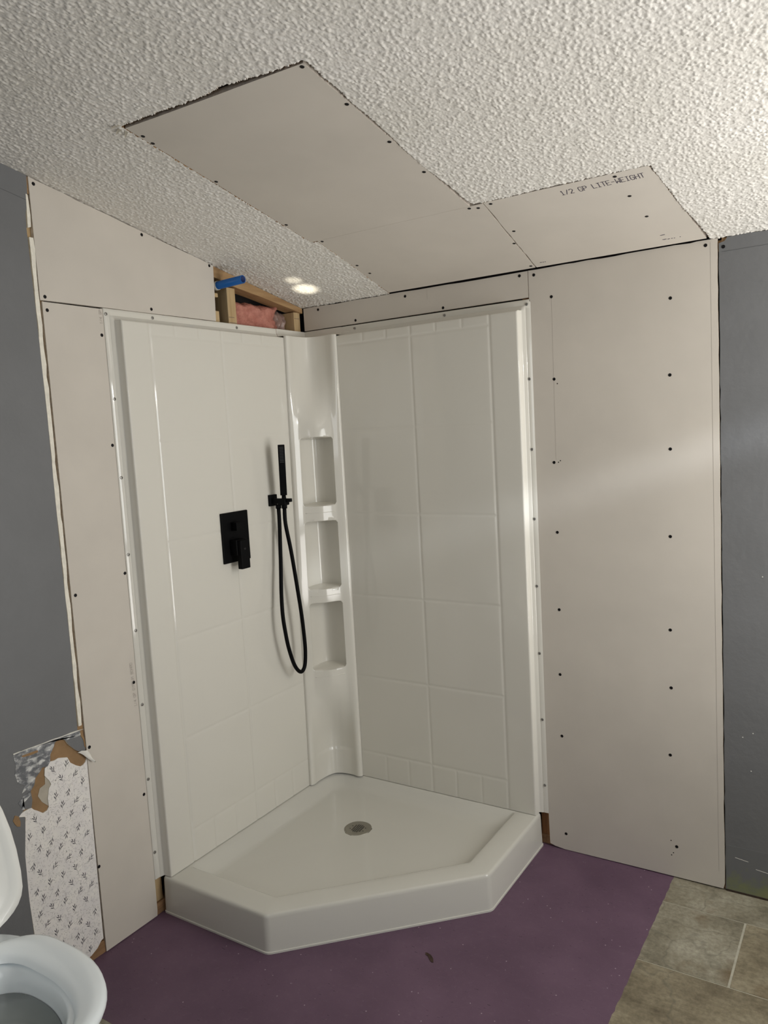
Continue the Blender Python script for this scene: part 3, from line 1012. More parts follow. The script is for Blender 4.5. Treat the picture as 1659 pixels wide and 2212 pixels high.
lettering('board_lettering', '1/2 GP LITE-WEIGHT', (1.2385, -0.4385), (1, -0.004), (0, -1), 0.01215, 0.0225, 0.0021, on_ceil, F0 + 0.0003, M['ink'], sh_cc)
lettering('board_lettering', '1/4 GP GYPSUM BOARD', (-0.9735, 0.7075), (-0.035, 1), (-1, 0), 0.0075, 0.0095, 0.0009, on_left, 0.0003, M['faint_ink'], sh_ls)
lettering('board_lettering', '1/4 GP', (-0.9720, 1.8850), (0, 1), (-1, 0), 0.0070, 0.0085, 0.0009, on_left, 0.0003, M['faint_ink'], sh_ls)
for (x0, y0, w) in ((1.4050, -0.0530, .012), (1.419, -0.051, .007), (1.4300, -0.0510, .004), (1.437, -0.0505, .004), (1.4540, -0.052, .003), (1.0170, -0.0420, .007), (1.0260, -0.0415, .005), (1.033, -0.041, .004), (1.4060, -0.0850, .014)):
    prism('ink_smudge', [(x0, y0), (x0 + w, y0 - .001), (x0 + w, y0 + .002), (x0 + w * .4, y0 + .0035), (x0, y0 + .0022)], on_ceil, F0, F0 + 0.0003, M['ink'], sh_cc)

# paper fuzz left where the ceiling was cut
for (x, y, a) in ((0.432, -1.218, 200), (0.424, -1.205, 170), (0.428, -1.19, 150)):
    c, s = math.cos(math.radians(a)), math.sin(math.radians(a))
    q = [(x, y - .003), (x + c * .014, y + s * .014), (x + c * .020, y + s * .018 + .004), (x + .004, y + .004)]
    vs = [on_ceil(q[0], 0.001), on_ceil(q[1], 0.006), on_ceil(q[2], 0.007), on_ceil(q[3], 0.002)]
    mesh('torn_paper_tab', vs + [v + CN * -0.0008 for v in vs], [(0, 1, 2, 3), (7, 6, 5, 4), (0, 4, 5, 1), (1, 5, 6, 2), (2, 6, 7, 3), (3, 7, 4, 0)], M['pale_paper'], ceiling)

# ------------------------------------------------------------------ insulation, pipe


def lumpy(name, a, b, mat, seed, amp, nx=22, nz=16):
    """a lumpy batt: front surface bulges, closed back"""
    bm = bmesh.new()
    r = bmesh.ops.create_grid(bm, x_segments=nx, y_segments=nz, size=0.5)
    for v in bm.verts:
        u, w = v.co.x + 0.5, v.co.y + 0.5
        y = a[1] + u * (b[1] - a[1])
        e = min(u, 1 - u, w * 1.5, 1 - w) * 4
        top = b[2] + noise.noise((u * 6 + seed, 0, 0)) * 0.016 + noise.noise((u * 19 + seed, 2, 0)) * 0.008
        z = a[2] + w * (top - a[2])
        d = (noise.noise((u * 5 + seed, w * 4, 1.3)) + 0.5 * noise.noise((u * 13 + seed, w * 9, 4.1))) * amp
        x = b[0] + d - max(0, 1 - e) ** 2 * 0.03
        v.co = Vector((x, y, z))
    top_edges = [e for e in bm.edges if e.is_boundary]
    ex = bmesh.ops.extrude_edge_only(bm, edges=top_edges)
    nv = [g for g in ex['geom'] if isinstance(g, bmesh.types.BMVert)]
    for v in nv:
        v.co.x = a[0]
    bmesh.ops.contextual_create(bm, geom=[e for e in bm.edges if e.is_boundary])
    return bm_obj(name, bm, mat, None, smooth=True)


ins = lumpy('insulation_batt', (-0.098, -0.372, 1.905), (-0.030, -0.105, 2.026), M['pink'], 3.1, 0.020)
tag(ins, 'pink fibreglass insulation batt stuffed between studs in the wall opening', 'insulation')
film = lumpy('film_wrap', (-0.098, -0.118, 1.905), (-0.050, -0.047, 2.012), M['film'], 8.2, 0.016, 12, 14)
film.parent = ins
film['label'] = 'greyish film-faced end of the batt'

pipe = empty('water_pipe', (0, -0.465, 2.060))
tag(pipe, 'blue plastic water pipe stub poking out of the wall opening', 'pipe')
vs, fs = [], []
ns = 20
for (x, r) in ((-0.09, 0.0138), (0.112, 0.0138), (0.112, 0.0112), (0.030, 0.0112)):
    for k in range(ns):
        a = 2 * math.pi * k / ns
        vs.append((x, -0.465 + r * math.cos(a), 2.061 + 0.03 * x + r * math.sin(a)))
for i in range(3):
    for k in range(ns):
        fs.append((i * ns + k, i * ns + (k + 1) % ns, (i + 1) * ns + (k + 1) % ns, (i + 1) * ns + k))
fs.append(tuple(3 * ns + k for k in range(ns)))
mesh('pipe_tube', vs, fs, M['pex'], pipe, mats=[M['pex_in']], midx=[0] * (2 * ns) + [1] * (ns + 1)).data.polygons.foreach_set('use_smooth', [True] * ns + [False] * ns + [True] * ns + [False])
tube('pipe_ring', [(-0.024, -0.465, 2.0603), (-0.006, -0.465, 2.0608)], 0.0160, M['ring'], pipe, 20)

# ------------------------------------------------------------------ shower surround
D = 0.035
HT = 1.933
WID = 0.965
PROF = [(0.0, -0.0015), (0.0015, 0.0000), (0.020, 0.0005), (0.0215, 0.0025), (0.031, 0.0045), (0.034, 0.0072), (0.0354, 0.0290), (0.0362, 0.0325), (0.0382, 0.0345), (0.0415, D), (0.050, D)]


def prof(e):
    if e >= PROF[-1][0]:
        return D
    for (a, da), (b, db) in zip(PROF, PROF[1:]):
        if e <= b:
            return da + (db - da) * (e - a) / (b - a)
    return D


HG = [(1.860, 0.19, 0.83, .0011), (1.530, 0.19, 0.83, .0007), (1.205, 0.19, 0.83, .0010), (0.880, 0.19, 0.83, .0013), (0.548, 0.19, 0.83, .0013), (0.232, 0.19, 0.83, .0012)]
VG = [(0.510, 0.123, 1.90, .0022), (0.825, 0.123, 1.90, .0024)]
for s_ in (0.300, 0.405, 0.615, 0.720):
    VG += [(s_, 1.862, 1.90, .0018), (s_, 0.118, 0.230, .0016)]
GW = 0.0085


def gcut(u, depth):
    u = abs(u) / GW
    return 0.0 if u >= 1 else depth * (0.5 + 0.5 * math.cos(math.pi * u))


def support(vals, lo, hi, grooves, outer, from_hi=True):
    s = {lo, hi}
    for e, _ in PROF:
        s.add(round(outer - e, 5))
    for g in grooves:
        for f in (-1.5, -1, -.66, -.33, 0, .33, .66, 1, 1.5):
            s.add(round(g + f * GW, 5))
    x = lo
    while x < hi:
        s.add(round(x, 5))
        x += 0.05
    out = sorted(v for v in s if lo - 1e-9 <= v <= hi + 1e-9)
    keep = [out[0]]
    for v in out[1:]:
        if v - keep[-1] > 0.0006:
            keep.append(v)
    keep[-1] = hi
    return keep


def panel_mesh(name, s_lo, fn, parent, vscale=1.0):
    ss = support(None, s_lo, WID, [g[0] for g in VG], WID)
    zz = support(None, 0.1235, HT, [g[0] for g in HG], HT)
    verts, faces = [], []
    for s in ss:
        for z in zz:
            d = min(prof(WID - s), prof(HT - z))
            c = 0.0
            if d > D * 0.9:
                for g in HG:
                    if g[1] <= s <= g[2]:
                        c = max(c, gcut(z - g[0], g[3]))
                for g in VG:
                    if g[1] <= z <= g[2]:
                        c = max(c, gcut(s - g[0], g[3] * (1.0 if fn is on_left else 0.55)))
            # gentle sag of thin thermoformed sheet
            wav = 0.0 if d < D * 0.9 else 0.0006 * noise.noise((s * 4, z * 3, 0.7 if fn is on_left else 5.2))
            verts.append(fn((-s if fn is on_left else s, z), d - c + wav))
    nz = len(zz)
    for i in range(len(ss) - 1):
        for j in range(nz - 1):
            a = i * nz + j
            q = (a, a + 1, a + nz + 1, a + nz)
            faces.append(q if fn is on_left else q[::-1])
    # bottom and inner returns
    n0 = len(verts)
    for i, s in enumerate(ss):
        verts.append(fn((-s if fn is on_left else s, 0.1235), -0.002))
    for i in range(len(ss) - 1):
        faces.append((i * nz, (i + 1) * nz, n0 + i + 1, n0 + i))
    # outer edge and top edge thickness
    for seq in ([(len(ss) - 1) * nz + j for j in range(nz)], [i * nz + nz - 1 for i in range(len(ss))]):
        b0 = len(verts)
        for k_ in seq:
            v = Vector(verts[k_])
            if fn is on_left:
                v.x = -T
            else:
                v.y = T
            verts.append(v)
        for k_ in range(len(seq) - 1):
            faces.append((seq[k_], seq[k_ + 1], b0 + k_ + 1, b0 + k_))
    o = mesh(name, verts, faces, M['acrylic'], parent, smooth=True)
    o.data.update()
    bm = bmesh.new()
    bm.from_mesh(o.data)
    bmesh.ops.recalc_face_normals(bm, faces=bm.faces)
    bm.to_mesh(o.data)
    bm.free()
    o.data.set_sharp_from_angle(angle=math.radians(50))
    return o


panL = empty('shower_surround', (0.02, -0.55, 0.1235))
tag(panL, 'white tile-embossed shower wall panel on the left holding the black valve', 'shower surround', 'shower surround panels')
panel_mesh('wall_face', 0.176, on_left, panL)
screws(panL, [(-0.9567, 1.9157), (-0.7788, 1.9196), (-0.3935, 1.9197), (-0.9533, 1.6627), (-0.9542, 1.4235), (-0.9545, 1.185), (-0.9528, 0.9439), (-0.9538, 0.7046), (-0.9569, 0.4597), (-0.9577, 0.2138)],
       on_left, (1, 0, 0), ZINC, d=0.0004)
panR = empty('shower_surround', (0.50, -0.02, 0.1235))
tag(panR, 'white tile-embossed shower wall panel on the right with the corner shelf column', 'shower surround', 'shower surround panels')
panel_mesh('wall_face', 0.172, on_back, panR)
screws(panR, [(0.2454, 1.9200), (0.6373, 1.9200), (0.950, 1.9170), (0.9500, 1.6683), (0.9500, 1.4294), (0.9500, 1.1892), (0.9500, 0.9528), (0.9510, 0.7121), (0.9525, 0.4708), (0.9530, 0.2267)],
       on_back, (0, -1, 0), ZINC, d=0.0004)


def column():
    half_V = [(.0355, .1810), (.0440, .1795), (.0505, .1725), (.0560, .1640), (.0630, .1535), (.0720, .1455), (.0850, .1355), (.1000, .1250), (.1140, .1140)]
    half_C = [(.0355, .1810), (.0440, .1795), (.0490, .1715), (.0495, .1610), (.0470, .1470), (.0450, .1300), (.0455, .1080), (.0490, .0820), (.0600, .0600)]
    half_N = [(.0355, .1810), (.0440, .1795), (.0505, .1725), (.0560, .1640), (.0620, .1530), (.0480, .1470), (.0395, .1220), (.0400, .0780), (.0500, .0500)]

    def full(h):
        return h + [(b, a) for a, b in h[-2::-1]]
    sub = 5
    V, C, NN = (np.array(catmull(full(h), sub)) for h in (half_V, half_C, half_N))
    nu = len(V)
    u = np.linspace(0, 16, nu)
    niches = [(1.247, 1.508), (0.917, 1.180), (0.590, 0.856)]
    zs = set([0.1235, 1.902])
    z = 0.14
    while z < 1.90:
        zs.add(round(z, 4))
        z += 0.02
    for a, b in niches:
        for q in (-0.005, -0.0025, 0, 0.0025, 0.005, 0.008, 0.012, 0.017):
            zs.add(round(a + q, 4))
            zs.add(round(b - q, 4))
    for q in (0.222, 0.228, 0.234, 0.24):
        zs.add(q)
    zs = sorted(zs)

    def sst(a, b, x):
        t = min(1, max(0, (x - a) / (b - a)))
        return t * t * (3 - 2 * t)
    verts, faces, mi = [], [], []
    for z in zs:
        if z > 1.515:
            s = 1 - sst(1.525, 1.82, z)
        elif z < 0.585:
            s = sst(0.25, 0.560, z)
        else:
            s = 1.0
        base = C + (V - C) * s
        if z < 0.231:
            w = (np.sin(np.pi * np.clip((u - 3) / 10, 0, 1)) ** 2)[:, None] * np.array([[0.004, 0.004]])
            base = base + w
        m = np.zeros(nu)
        for a, b in niches:
            # rounded rectangle mask in (u, z): u measured in metres along the face
            um = (u - 8) * 0.0118
            hw, hz, rad = 0.0475, (b - a) / 2, 0.016
            dx = np.abs(um) - (hw - rad)
            dz = abs(z - (a + b) / 2) - (hz - rad)
            sd = np.sqrt(np.clip(dx, 0, None) ** 2 + max(dz, 0) ** 2) + np.minimum(np.maximum(dx, dz), 0) - rad
            m = np.maximum(m, np.clip(0.5 - sd / 0.006, 0, 1))
        pos = base + (NN - base) * m[:, None]
        sl = 0.1772 + (1.90 - z) * 0.0154
        for x_, t_ in pos:
            verts.append((x_, -(D + (t_ - D) * (sl - D) / 0.146), z))
    nz = len(zs)
    for j in range(nz - 1):
        for i in range(nu - 1):
            a = j * nu + i
            faces.append((a, a + 1, a + nu + 1, a + nu))
    # top cap out to the walls, and the corner flange
    top = [(nz - 1) * nu + i for i in range(nu)]
    b0 = len(verts)
    for k_ in top:
        x_, y_, z_ = verts[k_]
        if -y_ > x_:
            verts.append((0.004, y_, 1.9025))
        else:
            verts.append((x_, -0.004, 1.9025))
    verts.append((0.004, -0.004, 1.9025))
    cidx = len(verts) - 1
    for i in range(nu - 1):
        x_, y_, _ = verts[top[i]]
        faces.append((top[i], top[i + 1], b0 + i + 1, b0 + i))
    mid = nu // 2
    faces.append((b0 + mid - 1, b0 + mid, cidx))
    o = mesh('corner_column', verts, faces, M['acrylic'], panR, smooth=True)
    bm = bmesh.new()
    bm.from_mesh(o.data)
    bmesh.ops.recalc_face_normals(bm, faces=bm.faces)
    bm.to_mesh(o.data)
    bm.free()
    o.data.set_sharp_from_angle(angle=math.radians(62))
    # corner flange strips (the surround's nailing lip wraps the corner)
    ft = []
    for d_, z_ in ((0.0000, HT), (0.0005, HT - .018), (0.0025, HT - .0215), (0.0045, HT - .029), (0.006, 1.9025)):
        ft.append((d_, z_))
    vs, fs = [], []
    for d_, z_ in ft:
        vs += [(d_, -0.1745, z_), (d_, -d_, z_), (0.1845, -d_, z_)]
    for i in range(len(ft) - 1):
        a = i * 3
        fs += [(a, a + 1, a + 4, a + 3), (a + 1, a + 2, a + 5, a + 4)]
    n0 = len(vs)
    vs += [(-T, -0.1745, HT), (-T, T, HT), (0.1845, T, HT)]
    fs += [(0, n0, n0 + 1, 1), (1, n0 + 1, n0 + 2, 2)]
    mesh('nailing_flange', vs, fs, M['acrylic'], panR)
    # shelf lips' trim lines
    for a, b in niches:
        zc = a - 0.030
        pts = []
        for k_ in range(13):
            uu = 4.6 + 6.8 * k_ / 12
            j = uu / 16 * (nu - 1)
            i0 = int(j)
            q = V[i0] + (V[min(i0 + 1, nu - 1)] - V[i0]) * (j - i0)
            sl = 0.1772 + (1.90 - zc) * 0.0154
            pts.append((q[0] - 0.0004, -(D + (q[1] - D) * (sl - D) / 0.146) + 0.0004, zc))
        tube('shelf_bead', pts, 0.0014, M['acrylic'], panR, 6)


column()

# ------------------------------------------------------------------ shower base
RP = 6


def rounded(corners, insets, radii):
    """offset each edge inwards (corner order given), round each corner; same point count every call"""
    n = len(corners)
    P = [np.array(c, float) for c in corners]
    cen = sum(P) / n
    lines = []
    for i in range(n):
        a, b = P[i], P[(i + 1) % n]
        d = (b - a) / np.linalg.norm(b - a)
        nn = np.array((-d[1], d[0]))
        if np.dot(cen - a, nn) < 0:
            nn = -nn
        lines.append((a + nn * insets[i], d))
    V = []
    for i in range(n):
        (a, d1), (b, d2) = lines[i - 1], lines[i]
        A = np.array([d1, -d2]).T
        t = np.linalg.solve(A, b - a)
        V.append(a + d1 * t[0])
    out = []
    for i in range(n):
        v = V[i]
        e1 = (V[i - 1] - v)
        e2 = (V[(i + 1) % n] - v)
        e1 /= np.linalg.norm(e1)
        e2 /= np.linalg.norm(e2)
        half = math.acos(np.clip(np.dot(e1, e2), -1, 1)) / 2
        t = radii[i] / math.tan(half)
        a, b = v + e1 * t, v + e2 * t
        for k_ in range(RP + 1):
            w = k_ / RP
            out.append((1 - w) ** 2 * a + 2 * w * (1 - w) * v + w * w * b)
    return out


BC = [(0.0, 0.0), (0.0, -0.940), (0.444, -0.940), (0.940, -0.444), (0.940, 0.0)]
base = empty('shower_tray', (0.45, -0.45, 0))
tag(base, 'white five-sided corner shower tray with a raised curb on the purple floor', 'shower tray')
BZ = 0.1215
# insets per edge: left wall, left short side, diagonal front, right short side, back wall
loops = [
    (0.0005, (0.001, -0.003, -0.003, -0.003, 0.001), (.01, .012, .035, .035, .012)),
    (0.0060, (0.001, -0.003, -0.003, -0.003, 0.001), (.01, .012, .035, .035, .012)),
    (0.0075, (0.001, 0.000, 0.000, 0.000, 0.001), (.01, .012, .034, .034, .012)),
    (BZ - 0.013, (0.001, 0.0035, 0.0035, 0.0035, 0.001), (.01, .012, .033, .033, .012)),
    (BZ - 0.006, (0.001, 0.0048, 0.0048, 0.0048, 0.001), (.01, .012, .033, .033, .012)),
    (BZ - 0.0018, (0.002, 0.0080, 0.0080, 0.0080, 0.002), (.01, .012, .032, .032, .012)),
    (BZ, (0.006, 0.0135, 0.0135, 0.0135, 0.006), (.012, .012, .030, .030, .012)),
    (BZ, (0.030, 0.0700, 0.0700, 0.0700, 0.030), (.030, .012, .022, .022, .012)),
    (BZ - 0.0004, (0.037, 0.0850, 0.0850, 0.0850, 0.037), (.060, .012, .020, .020, .012)),
    (BZ - 0.0025, (0.043, 0.0905, 0.0905, 0.0905, 0.041), (.066, .014, .020, .020, .014)),
    (BZ - 0.0100, (0.055, 0.0950, 0.0950, 0.0950, 0.050), (.068, .016, .022, .022, .016)),
    (BZ - 0.0230, (0.074, 0.0990, 0.0990, 0.0990, 0.063), (.070, .018, .025, .025, .018)),
    (BZ - 0.0340, (0.091, 0.1030, 0.1030, 0.1030, 0.082), (.070, .020, .028, .028, .020)),
    (BZ - 0.0385, (0.101, 0.1100, 0.1100, 0.1100, 0.092), (.072, .025, .030, .030, .025)),
    (BZ - 0.0398, (0.113, 0.1220, 0.1220, 0.1220, 0.106), (.075, .03, .035, .035, .03)),
]
vs, fs = [], []
nl = 5 * (RP + 1)
for z, ins_, rad in loops:
    for q in rounded(BC, ins_, rad):
        vs.append((q[0], q[1], z))
DC = np.array((0.352, -0.327))
DZ = BZ - 0.0455
DR = 0.0515
last = rounded(BC, loops[-1][1], loops[-1][2])
angs = [math.atan2(q[1] - DC[1], q[0] - DC[0]) for q in last]
for f in (0.45, 0.75, 1.0):
    for q, a in zip(last, angs):
        c = DC + np.array((math.cos(a), math.sin(a))) * (DR + 0.002)
        w = np.array(q) * (1 - f) + c * f
        vs.append((w[0], w[1], (BZ - 0.0398) * (1 - f) + DZ * f))
for q, a in zip(last, angs):
    c = DC + np.array((math.cos(a), math.sin(a))) * DR
    vs.append((c[0], c[1], DZ - 0.012))
nL = len(loops) + 4
for i in range(nL - 1):
    for k in range(nl):
        k2 = (k + 1) % nl
        fs.append((i * nl + k, i * nl + k2, (i + 1) * nl + k2, (i + 1) * nl + k))
fs.append(tuple((nL - 1) * nl + k for k in range(nl)))
fs.append(tuple(k for k in range(nl - 1, -1, -1)))
pan = mesh('base_pan', vs, fs, M['pan'], base, smooth=True)
bm = bmesh.new()
bm.from_mesh(pan.data)
bmesh.ops.recalc_face_normals(bm, faces=bm.faces)
bm.to_mesh(pan.data)
bm.free()
pan.data.set_sharp_from_angle(angle=math.radians(40))
# drain
vs, fs = [], []
ns = 32
rings = [(DR - 0.0005, DZ - 0.006), (DR - 0.0005, DZ + 0.0005), (DR - 0.002, DZ + 0.0015), (DR - 0.004, DZ + 0.0012), (DR - 0.0055, DZ + 0.0004), (DR - 0.008, DZ + 0.0006), (0.001, DZ - 0.0012)]
for r, z in rings:
    vs += [(DC[0] + r * math.cos(2 * math.pi * k / ns), DC[1] + r * math.sin(2 * math.pi * k / ns), z) for k in range(ns)]
for i in range(len(rings) - 1):
    for k in range(ns):
        fs.append((i * ns + k, i * ns + (k + 1) % ns, (i + 1) * ns + (k + 1) % ns, (i + 1) * ns + k))
drain = mesh('drain_cover', vs, fs, M['drain_steel'], base, smooth=True)
drain['label'] = 'round steel drain grate'
vs, fs = [], []
ga = math.radians(6)
for i in range(-3, 4):
    for j in range(-4, 5):
        gx, gy = i * 0.0078, j * 0.0060
        if math.hypot(gx, gy) > 0.0265 and not (abs(i) == 3 and abs(j) in (1,)):
            continue
        if abs(i) == 3:
            gx *= 1.14
            gy = j * 0.0105
            if abs(j) != 1:
                continue
        X = DC[0] + gx * math.cos(ga) - gy * math.sin(ga)
        Y = DC[1] + gx * math.sin(ga) + gy * math.cos(ga)
        # rotate the grid so its columns run towards the front of the pan
        k0 = len(vs)
        for a in range(6):
            vs.append((X + 0.0024 * math.cos(a * math.pi / 3), Y + 0.0022 * math.sin(a * math.pi / 3), DZ + 0.0009))
        fs.append(tuple(range(k0, k0 + 6)))
dh = mesh('drain_hole', vs, fs, M['hole'], drain)
tag(dh, kind='stuff')

# ------------------------------------------------------------------ shower fittings
valve = empty('shower_valve', (D, -0.52, 1.18))
tag(valve, 'matte black square shower valve with lever and diverter knob', 'shower valve')
bm = bmesh.new()
bm_box(bm, (D + 0.0004, -0.5870, 1.0905), (D + 0.0075, -0.4535, 1.2675), 0.0022, 2)
bm_obj('trim_plate', bm, M['matte_black'], valve)
box('diverter_knob', (D + 0.0070, -0.5440, 1.2035), (D + 0.036, -0.5110, 1.2325), M['matte_black'], valve, bev=0.0015)
box('valve_body', (D + 0.0070, -0.5560, 1.1180), (D + 0.040, -0.5030, 1.1720), M['matte_black'], valve, bev=0.002)
lev = box('lever_handle', (D + 0.034, -0.5500, 1.0690), (D + 0.054, -0.5080, 1.1700), M['matte_black'], valve, bev=0.002)
for zz_, ww in ((1.140, 0.010), (1.1365, 0.006)):
    box('temperature_mark', (D + 0.0541, -0.530 - ww / 2, zz_), (D + 0.0543, -0.530 + ww / 2, zz_ + 0.0011), M['nozzle'], lev)

holder = empty('shower_holder', (D, -0.31, 1.286))
tag(holder, 'matte black square wall outlet and cradle carrying the hand shower', 'shower bracket')
HY = -0.3100
HX = 0.095
bm = bmesh.new()
bm_box(bm, (D + 0.0004, HY - 0.0215, 1.2650), (D + 0.010, HY + 0.0210, 1.3075), 0.0022, 2)
bm_obj('wall_plate', bm, M['matte_black'], holder)
box('holder_arm', (D + 0.008, HY - 0.0110, 1.2745), (HX - 0.004, HY + 0.0110, 1.2930), M['matte_black'], holder, bev=0.0018)
box('cradle', (HX - 0.022, HY - 0.0140, 1.2680), (HX + 0.014, HY + 0.0140, 1.2925), M['matte_black'], holder, bev=0.003)
box('cradle_stop', (HX + 0.010, HY - 0.007, 1.2800), (HX + 0.034, HY + 0.007, 1.2930), M['matte_black'], holder, bev=0.002)
tube('outlet_nut', [(HX - 0.026, HY - 0.004, 1.270), (HX - 0.026, HY - 0.004, 1.256)], 0.0105, M['matte_black'], holder, 16)

wand = empty('hand_shower', (HX, HY, 1.29))
tag(wand, 'slim square matte black hand shower standing in its wall cradle', 'hand shower')
lean = Matrix.Translation((HX, HY, 1.300)) @ Matrix.Rotation(math.radians(2.2), 4, 'X') @ Matrix.Rotation(math.radians(3.0), 4, 'Y') @ Matrix.Rotation(math.radians(40), 4, 'Z')
bm = bmesh.new()
bm_box(bm, (-0.0125, -0.0125, 0.006), (0.0125, 0.0125, 0.192), 0.0018, 2, mtx=lean)
bm_obj('wand_body', bm, M['matte_black'], wand)
tube('wand_neck', [lean @ Vector((0, 0, 0.007)), lean @ Vector((0, 0, -0.008)), lean @ Vector((0, 0, -0.030))], [0.0075, 0.0085, 0.0085], M['matte_black'], wand, 16)
tube('hose_nut', [lean @ Vector((0, 0, -0.028)), lean @ Vector((0, 0, -0.044))], 0.0105, M['matte_black'], wand, 16)
vs, fs = [], []
for i in range(11):
    for j in range(5):
        y0 = -0.0072 + j * 0.0031
        z0 = 0.128 + i * 0.0055
        k0 = len(vs)
        for (a, b_) in ((0, 0), (0.0022, 0), (0.0022, 0.0022), (0, 0.0022)):
            vs.append(lean @ Vector((y0 + a, -0.0127, z0 + b_)))
        fs.append((k0, k0 + 1, k0 + 2, k0 + 3))
nz_ = mesh('spray_nozzle', vs, fs, M['nozzle'], wand)
tag(nz_, 'grey rows of spray nozzles', kind='stuff')

p0 = lean @ Vector((0, 0, -0.043))
hp = [(HX - 0.026, HY - 0.004, 1.257), (HX - 0.025, HY - 0.006, 1.20), (HX - 0.020, HY - 0.020, 1.06), (HX - 0.014, HY - 0.036, 0.94), (HX - 0.006, HY - 0.046, 0.86), (HX, HY - 0.044, 0.79), (HX + 0.001, HY - 0.034, 0.735),
      (HX + 0.002, HY - 0.014, 0.672), (HX + 0.003, HY + 0.007, 0.637), (HX + 0.004, HY + 0.029, 0.624), (HX + 0.005, HY + 0.048, 0.642), (HX + 0.005, HY + 0.057, 0.690), (HX + 0.005, HY + 0.057, 0.745), (HX + 0.005, HY + 0.050, 0.838),
      (HX + 0.004, HY + 0.037, 0.945), (HX + 0.002, HY + 0.018, 1.09), (p0.x, p0.y, p0.z - 0.06), (p0.x, p0.y, p0.z)]
hose = tube('shower_hose', catmull(hp, 5), 0.0073, M['rubber'], None, 12)
tag(hose, 'black flexible shower hose hanging in a long loop below the hand shower', 'shower hose')

# ------------------------------------------------------------------ toilet
toilet = empty('toilet', (0.35, -1.725, 0))
tag(toilet, 'white toilet with raised lid beside the torn wallpaper', 'toilet')
TY = -1.7450


def egg(xb, xf, hw, z, n=56, sq=0.72):
    """egg outline from back xb to front xf, widest nearer the back"""
    out = []
    xm = xb + (xf - xb) * 0.42
    for k in range(n):
        a = 2 * math.pi * k / n
        c, s = math.cos(a), math.sin(a)
        x = xm + (xf - xm) * c if c > 0 else xm + (xm - xb) * (-(abs(c) ** sq))
        y = hw * (abs(s) ** 0.92) * (1 if s >= 0 else -1)
        out.append((x, TY + y, z))
    return out


def loft(name, rings, mat, parent, cap0=True, cap1=True, smooth=True, ang=50):
    n = len(rings[0])
    vs = [v for r in rings for v in r]
    fs = []
    for i in range(len(rings) - 1):
        for k in range(n):
            fs.append((i * n + k, i * n + (k + 1) % n, (i + 1) * n + (k + 1) % n, (i + 1) * n + k))
    if cap0:
        fs.append(tuple(range(n - 1, -1, -1)))
    if cap1:
        fs.append(tuple((len(rings) - 1) * n + k for k in range(n)))
    o = mesh(name, vs, fs, mat, parent, smooth=smooth)
    bm = bmesh.new()
    bm.from_mesh(o.data)
    bmesh.ops.recalc_face_normals(bm, faces=bm.faces)
    bm.to_mesh(o.data)
    bm.free()
    o.data.set_sharp_from_angle(angle=math.radians(ang))
    return o


loft('bowl', [egg(0.16, 0.56, 0.115, 0.0005), egg(0.16, 0.56, 0.113, 0.02), egg(0.17, 0.53, 0.098, 0.09), egg(0.17, 0.55, 0.105, 0.18), egg(0.16, 0.61, 0.135, 0.26), egg(0.15, 0.665, 0.168, 0.33),
              egg(0.14, 0.690, 0.178, 0.375), egg(0.14, 0.692, 0.178, 0.392), egg(0.15, 0.684, 0.170, 0.398), egg(0.30, 0.640, 0.118, 0.398), egg(0.315, 0.630, 0.108, 0.388), egg(0.325, 0.622, 0.104, 0.36),
              egg(0.34, 0.60, 0.095, 0.31), egg(0.37, 0.55, 0.070, 0.23), egg(0.40, 0.50, 0.040, 0.20)], M['porcelain'], toilet)
loft('bowl_water', [egg(0.3310, 0.6140, 0.0995, 0.3448), egg(0.3312, 0.6138, 0.0993, 0.3450)], M['water'], toilet)
loft('seat', [egg(*q, sq=0.5) for q in ((0.272, 0.704, 0.185, 0.4005), (0.269, 0.707, 0.188, 0.408), (0.271, 0.705, 0.186, 0.417), (0.280, 0.697, 0.177, 0.4225), (0.292, 0.684, 0.152, 0.4225), (0.302, 0.672, 0.124, 0.4185),
                                    (0.308, 0.665, 0.112, 0.412), (0.312, 0.660, 0.107, 0.402), (0.311, 0.662, 0.109, 0.4005), (0.272, 0.704, 0.185, 0.4005))], M['seat'], toilet, False, False, ang=70)
# raised lid: an oval dish standing on edge, leaning back against the tank


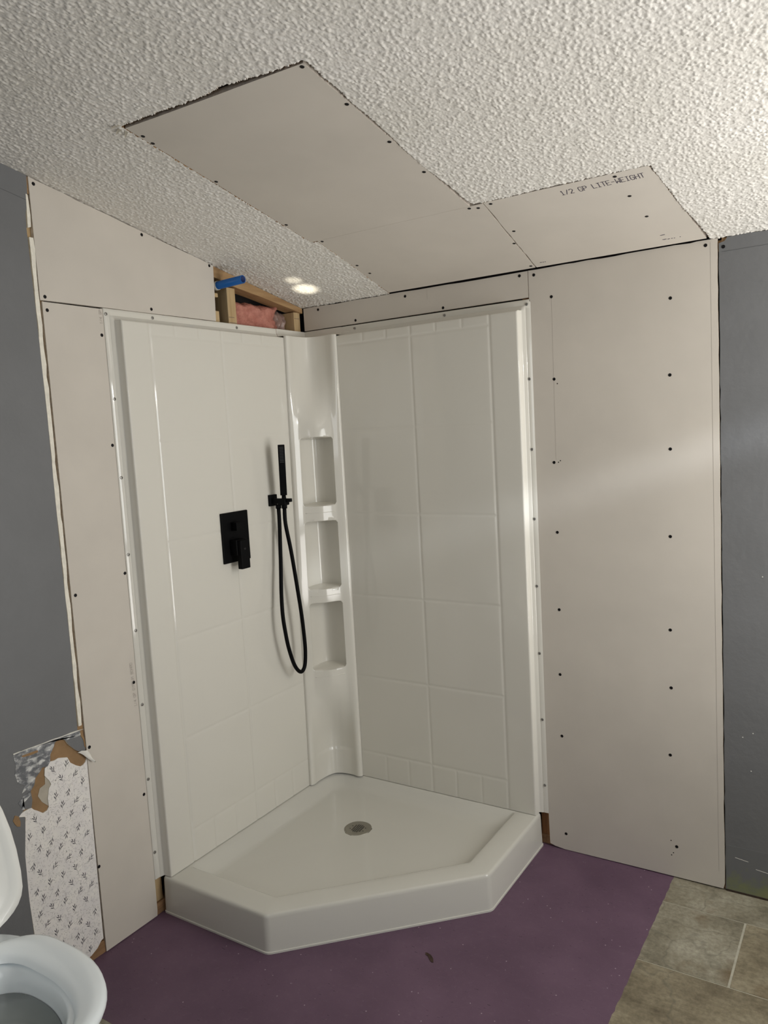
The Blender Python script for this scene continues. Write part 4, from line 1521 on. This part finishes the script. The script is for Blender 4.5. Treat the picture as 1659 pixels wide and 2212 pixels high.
def lid_ring(h0, h1, hw, x_off, n=40):
    out = []
    hm = h0 + (h1 - h0) * 0.25
    lean_ = 0.10
    for k in range(n):
        a = 2 * math.pi * k / n
        c, s = math.cos(a), math.sin(a)
        h = hm + (h1 - hm) * c if c > 0 else hm - (hm - h0) * (abs(c) ** 0.6)
        y = hw * (abs(s) ** 0.85) * (1 if s >= 0 else -1)
        out.append((0.262 + x_off - (h - 0.42) * lean_, TY + y, h))
    return out


loft('lid', [lid_ring(0.425, 0.870, 0.194, -0.016), lid_ring(0.420, 0.876, 0.200, -0.010), lid_ring(0.420, 0.876, 0.200, 0.002), lid_ring(0.422, 0.873, 0.197, 0.006), lid_ring(0.432, 0.860, 0.182, 0.006),
             lid_ring(0.440, 0.850, 0.172, 0.000), lid_ring(0.446, 0.844, 0.165, -0.003)], M['lid'], toilet, ang=60)
for s in (-1, 1):
    hb = bmesh.new()
    bm_box(hb, (0.232, TY + s * 0.078 - 0.030, 0.3985), (0.296, TY + s * 0.078 + 0.030, 0.420), 0.006, 3)
    bm_obj('hinge_block', hb, M['lid'], toilet)
    tube('hinge_pin', [(0.262, TY + s * 0.078 - 0.045, 0.428), (0.262, TY + s * 0.078 + 0.045, 0.428)], 0.011, M['lid'], toilet, 14)
tb = bmesh.new()
bm_box(tb, (0.012, TY - 0.185, 0.385), (0.195, TY + 0.185, 0.715), 0.02, 3)
bm_obj('tank', tb, M['porcelain'], toilet, smooth=False)
tb = bmesh.new()
bm_box(tb, (0.006, TY - 0.192, 0.716), (0.203, TY + 0.192, 0.745), 0.008, 3)
bm_obj('tank_lid', tb, M['porcelain'], toilet)

# ------------------------------------------------------------------ scrap on the floor
vs = [(0.852, -0.712, .0004), (0.860, -0.7135, .003), (0.874, -0.7185, .004), (0.886, -0.7270, .003), (0.893, -0.7385, .0006), (0.887, -0.7400, .0004), (0.876, -0.7320, .0004), (0.866, -0.7225, .0004), (0.856, -0.7195, .0004)]
vs += [(v[0], v[1], v[2] + 0.0012) for v in vs]
fs = [tuple(range(9)), tuple(range(17, 8, -1))] + [(i, 9 + i, 9 + (i + 1) % 9, (i + 1) % 9) for i in range(9)]
scrap = mesh('debris_scrap', vs, fs, M['debris'])
tag(scrap, 'small curled brown scrap lying on the purple floor before the shower tray', 'scrap')
bpy.context.view_layer.update()
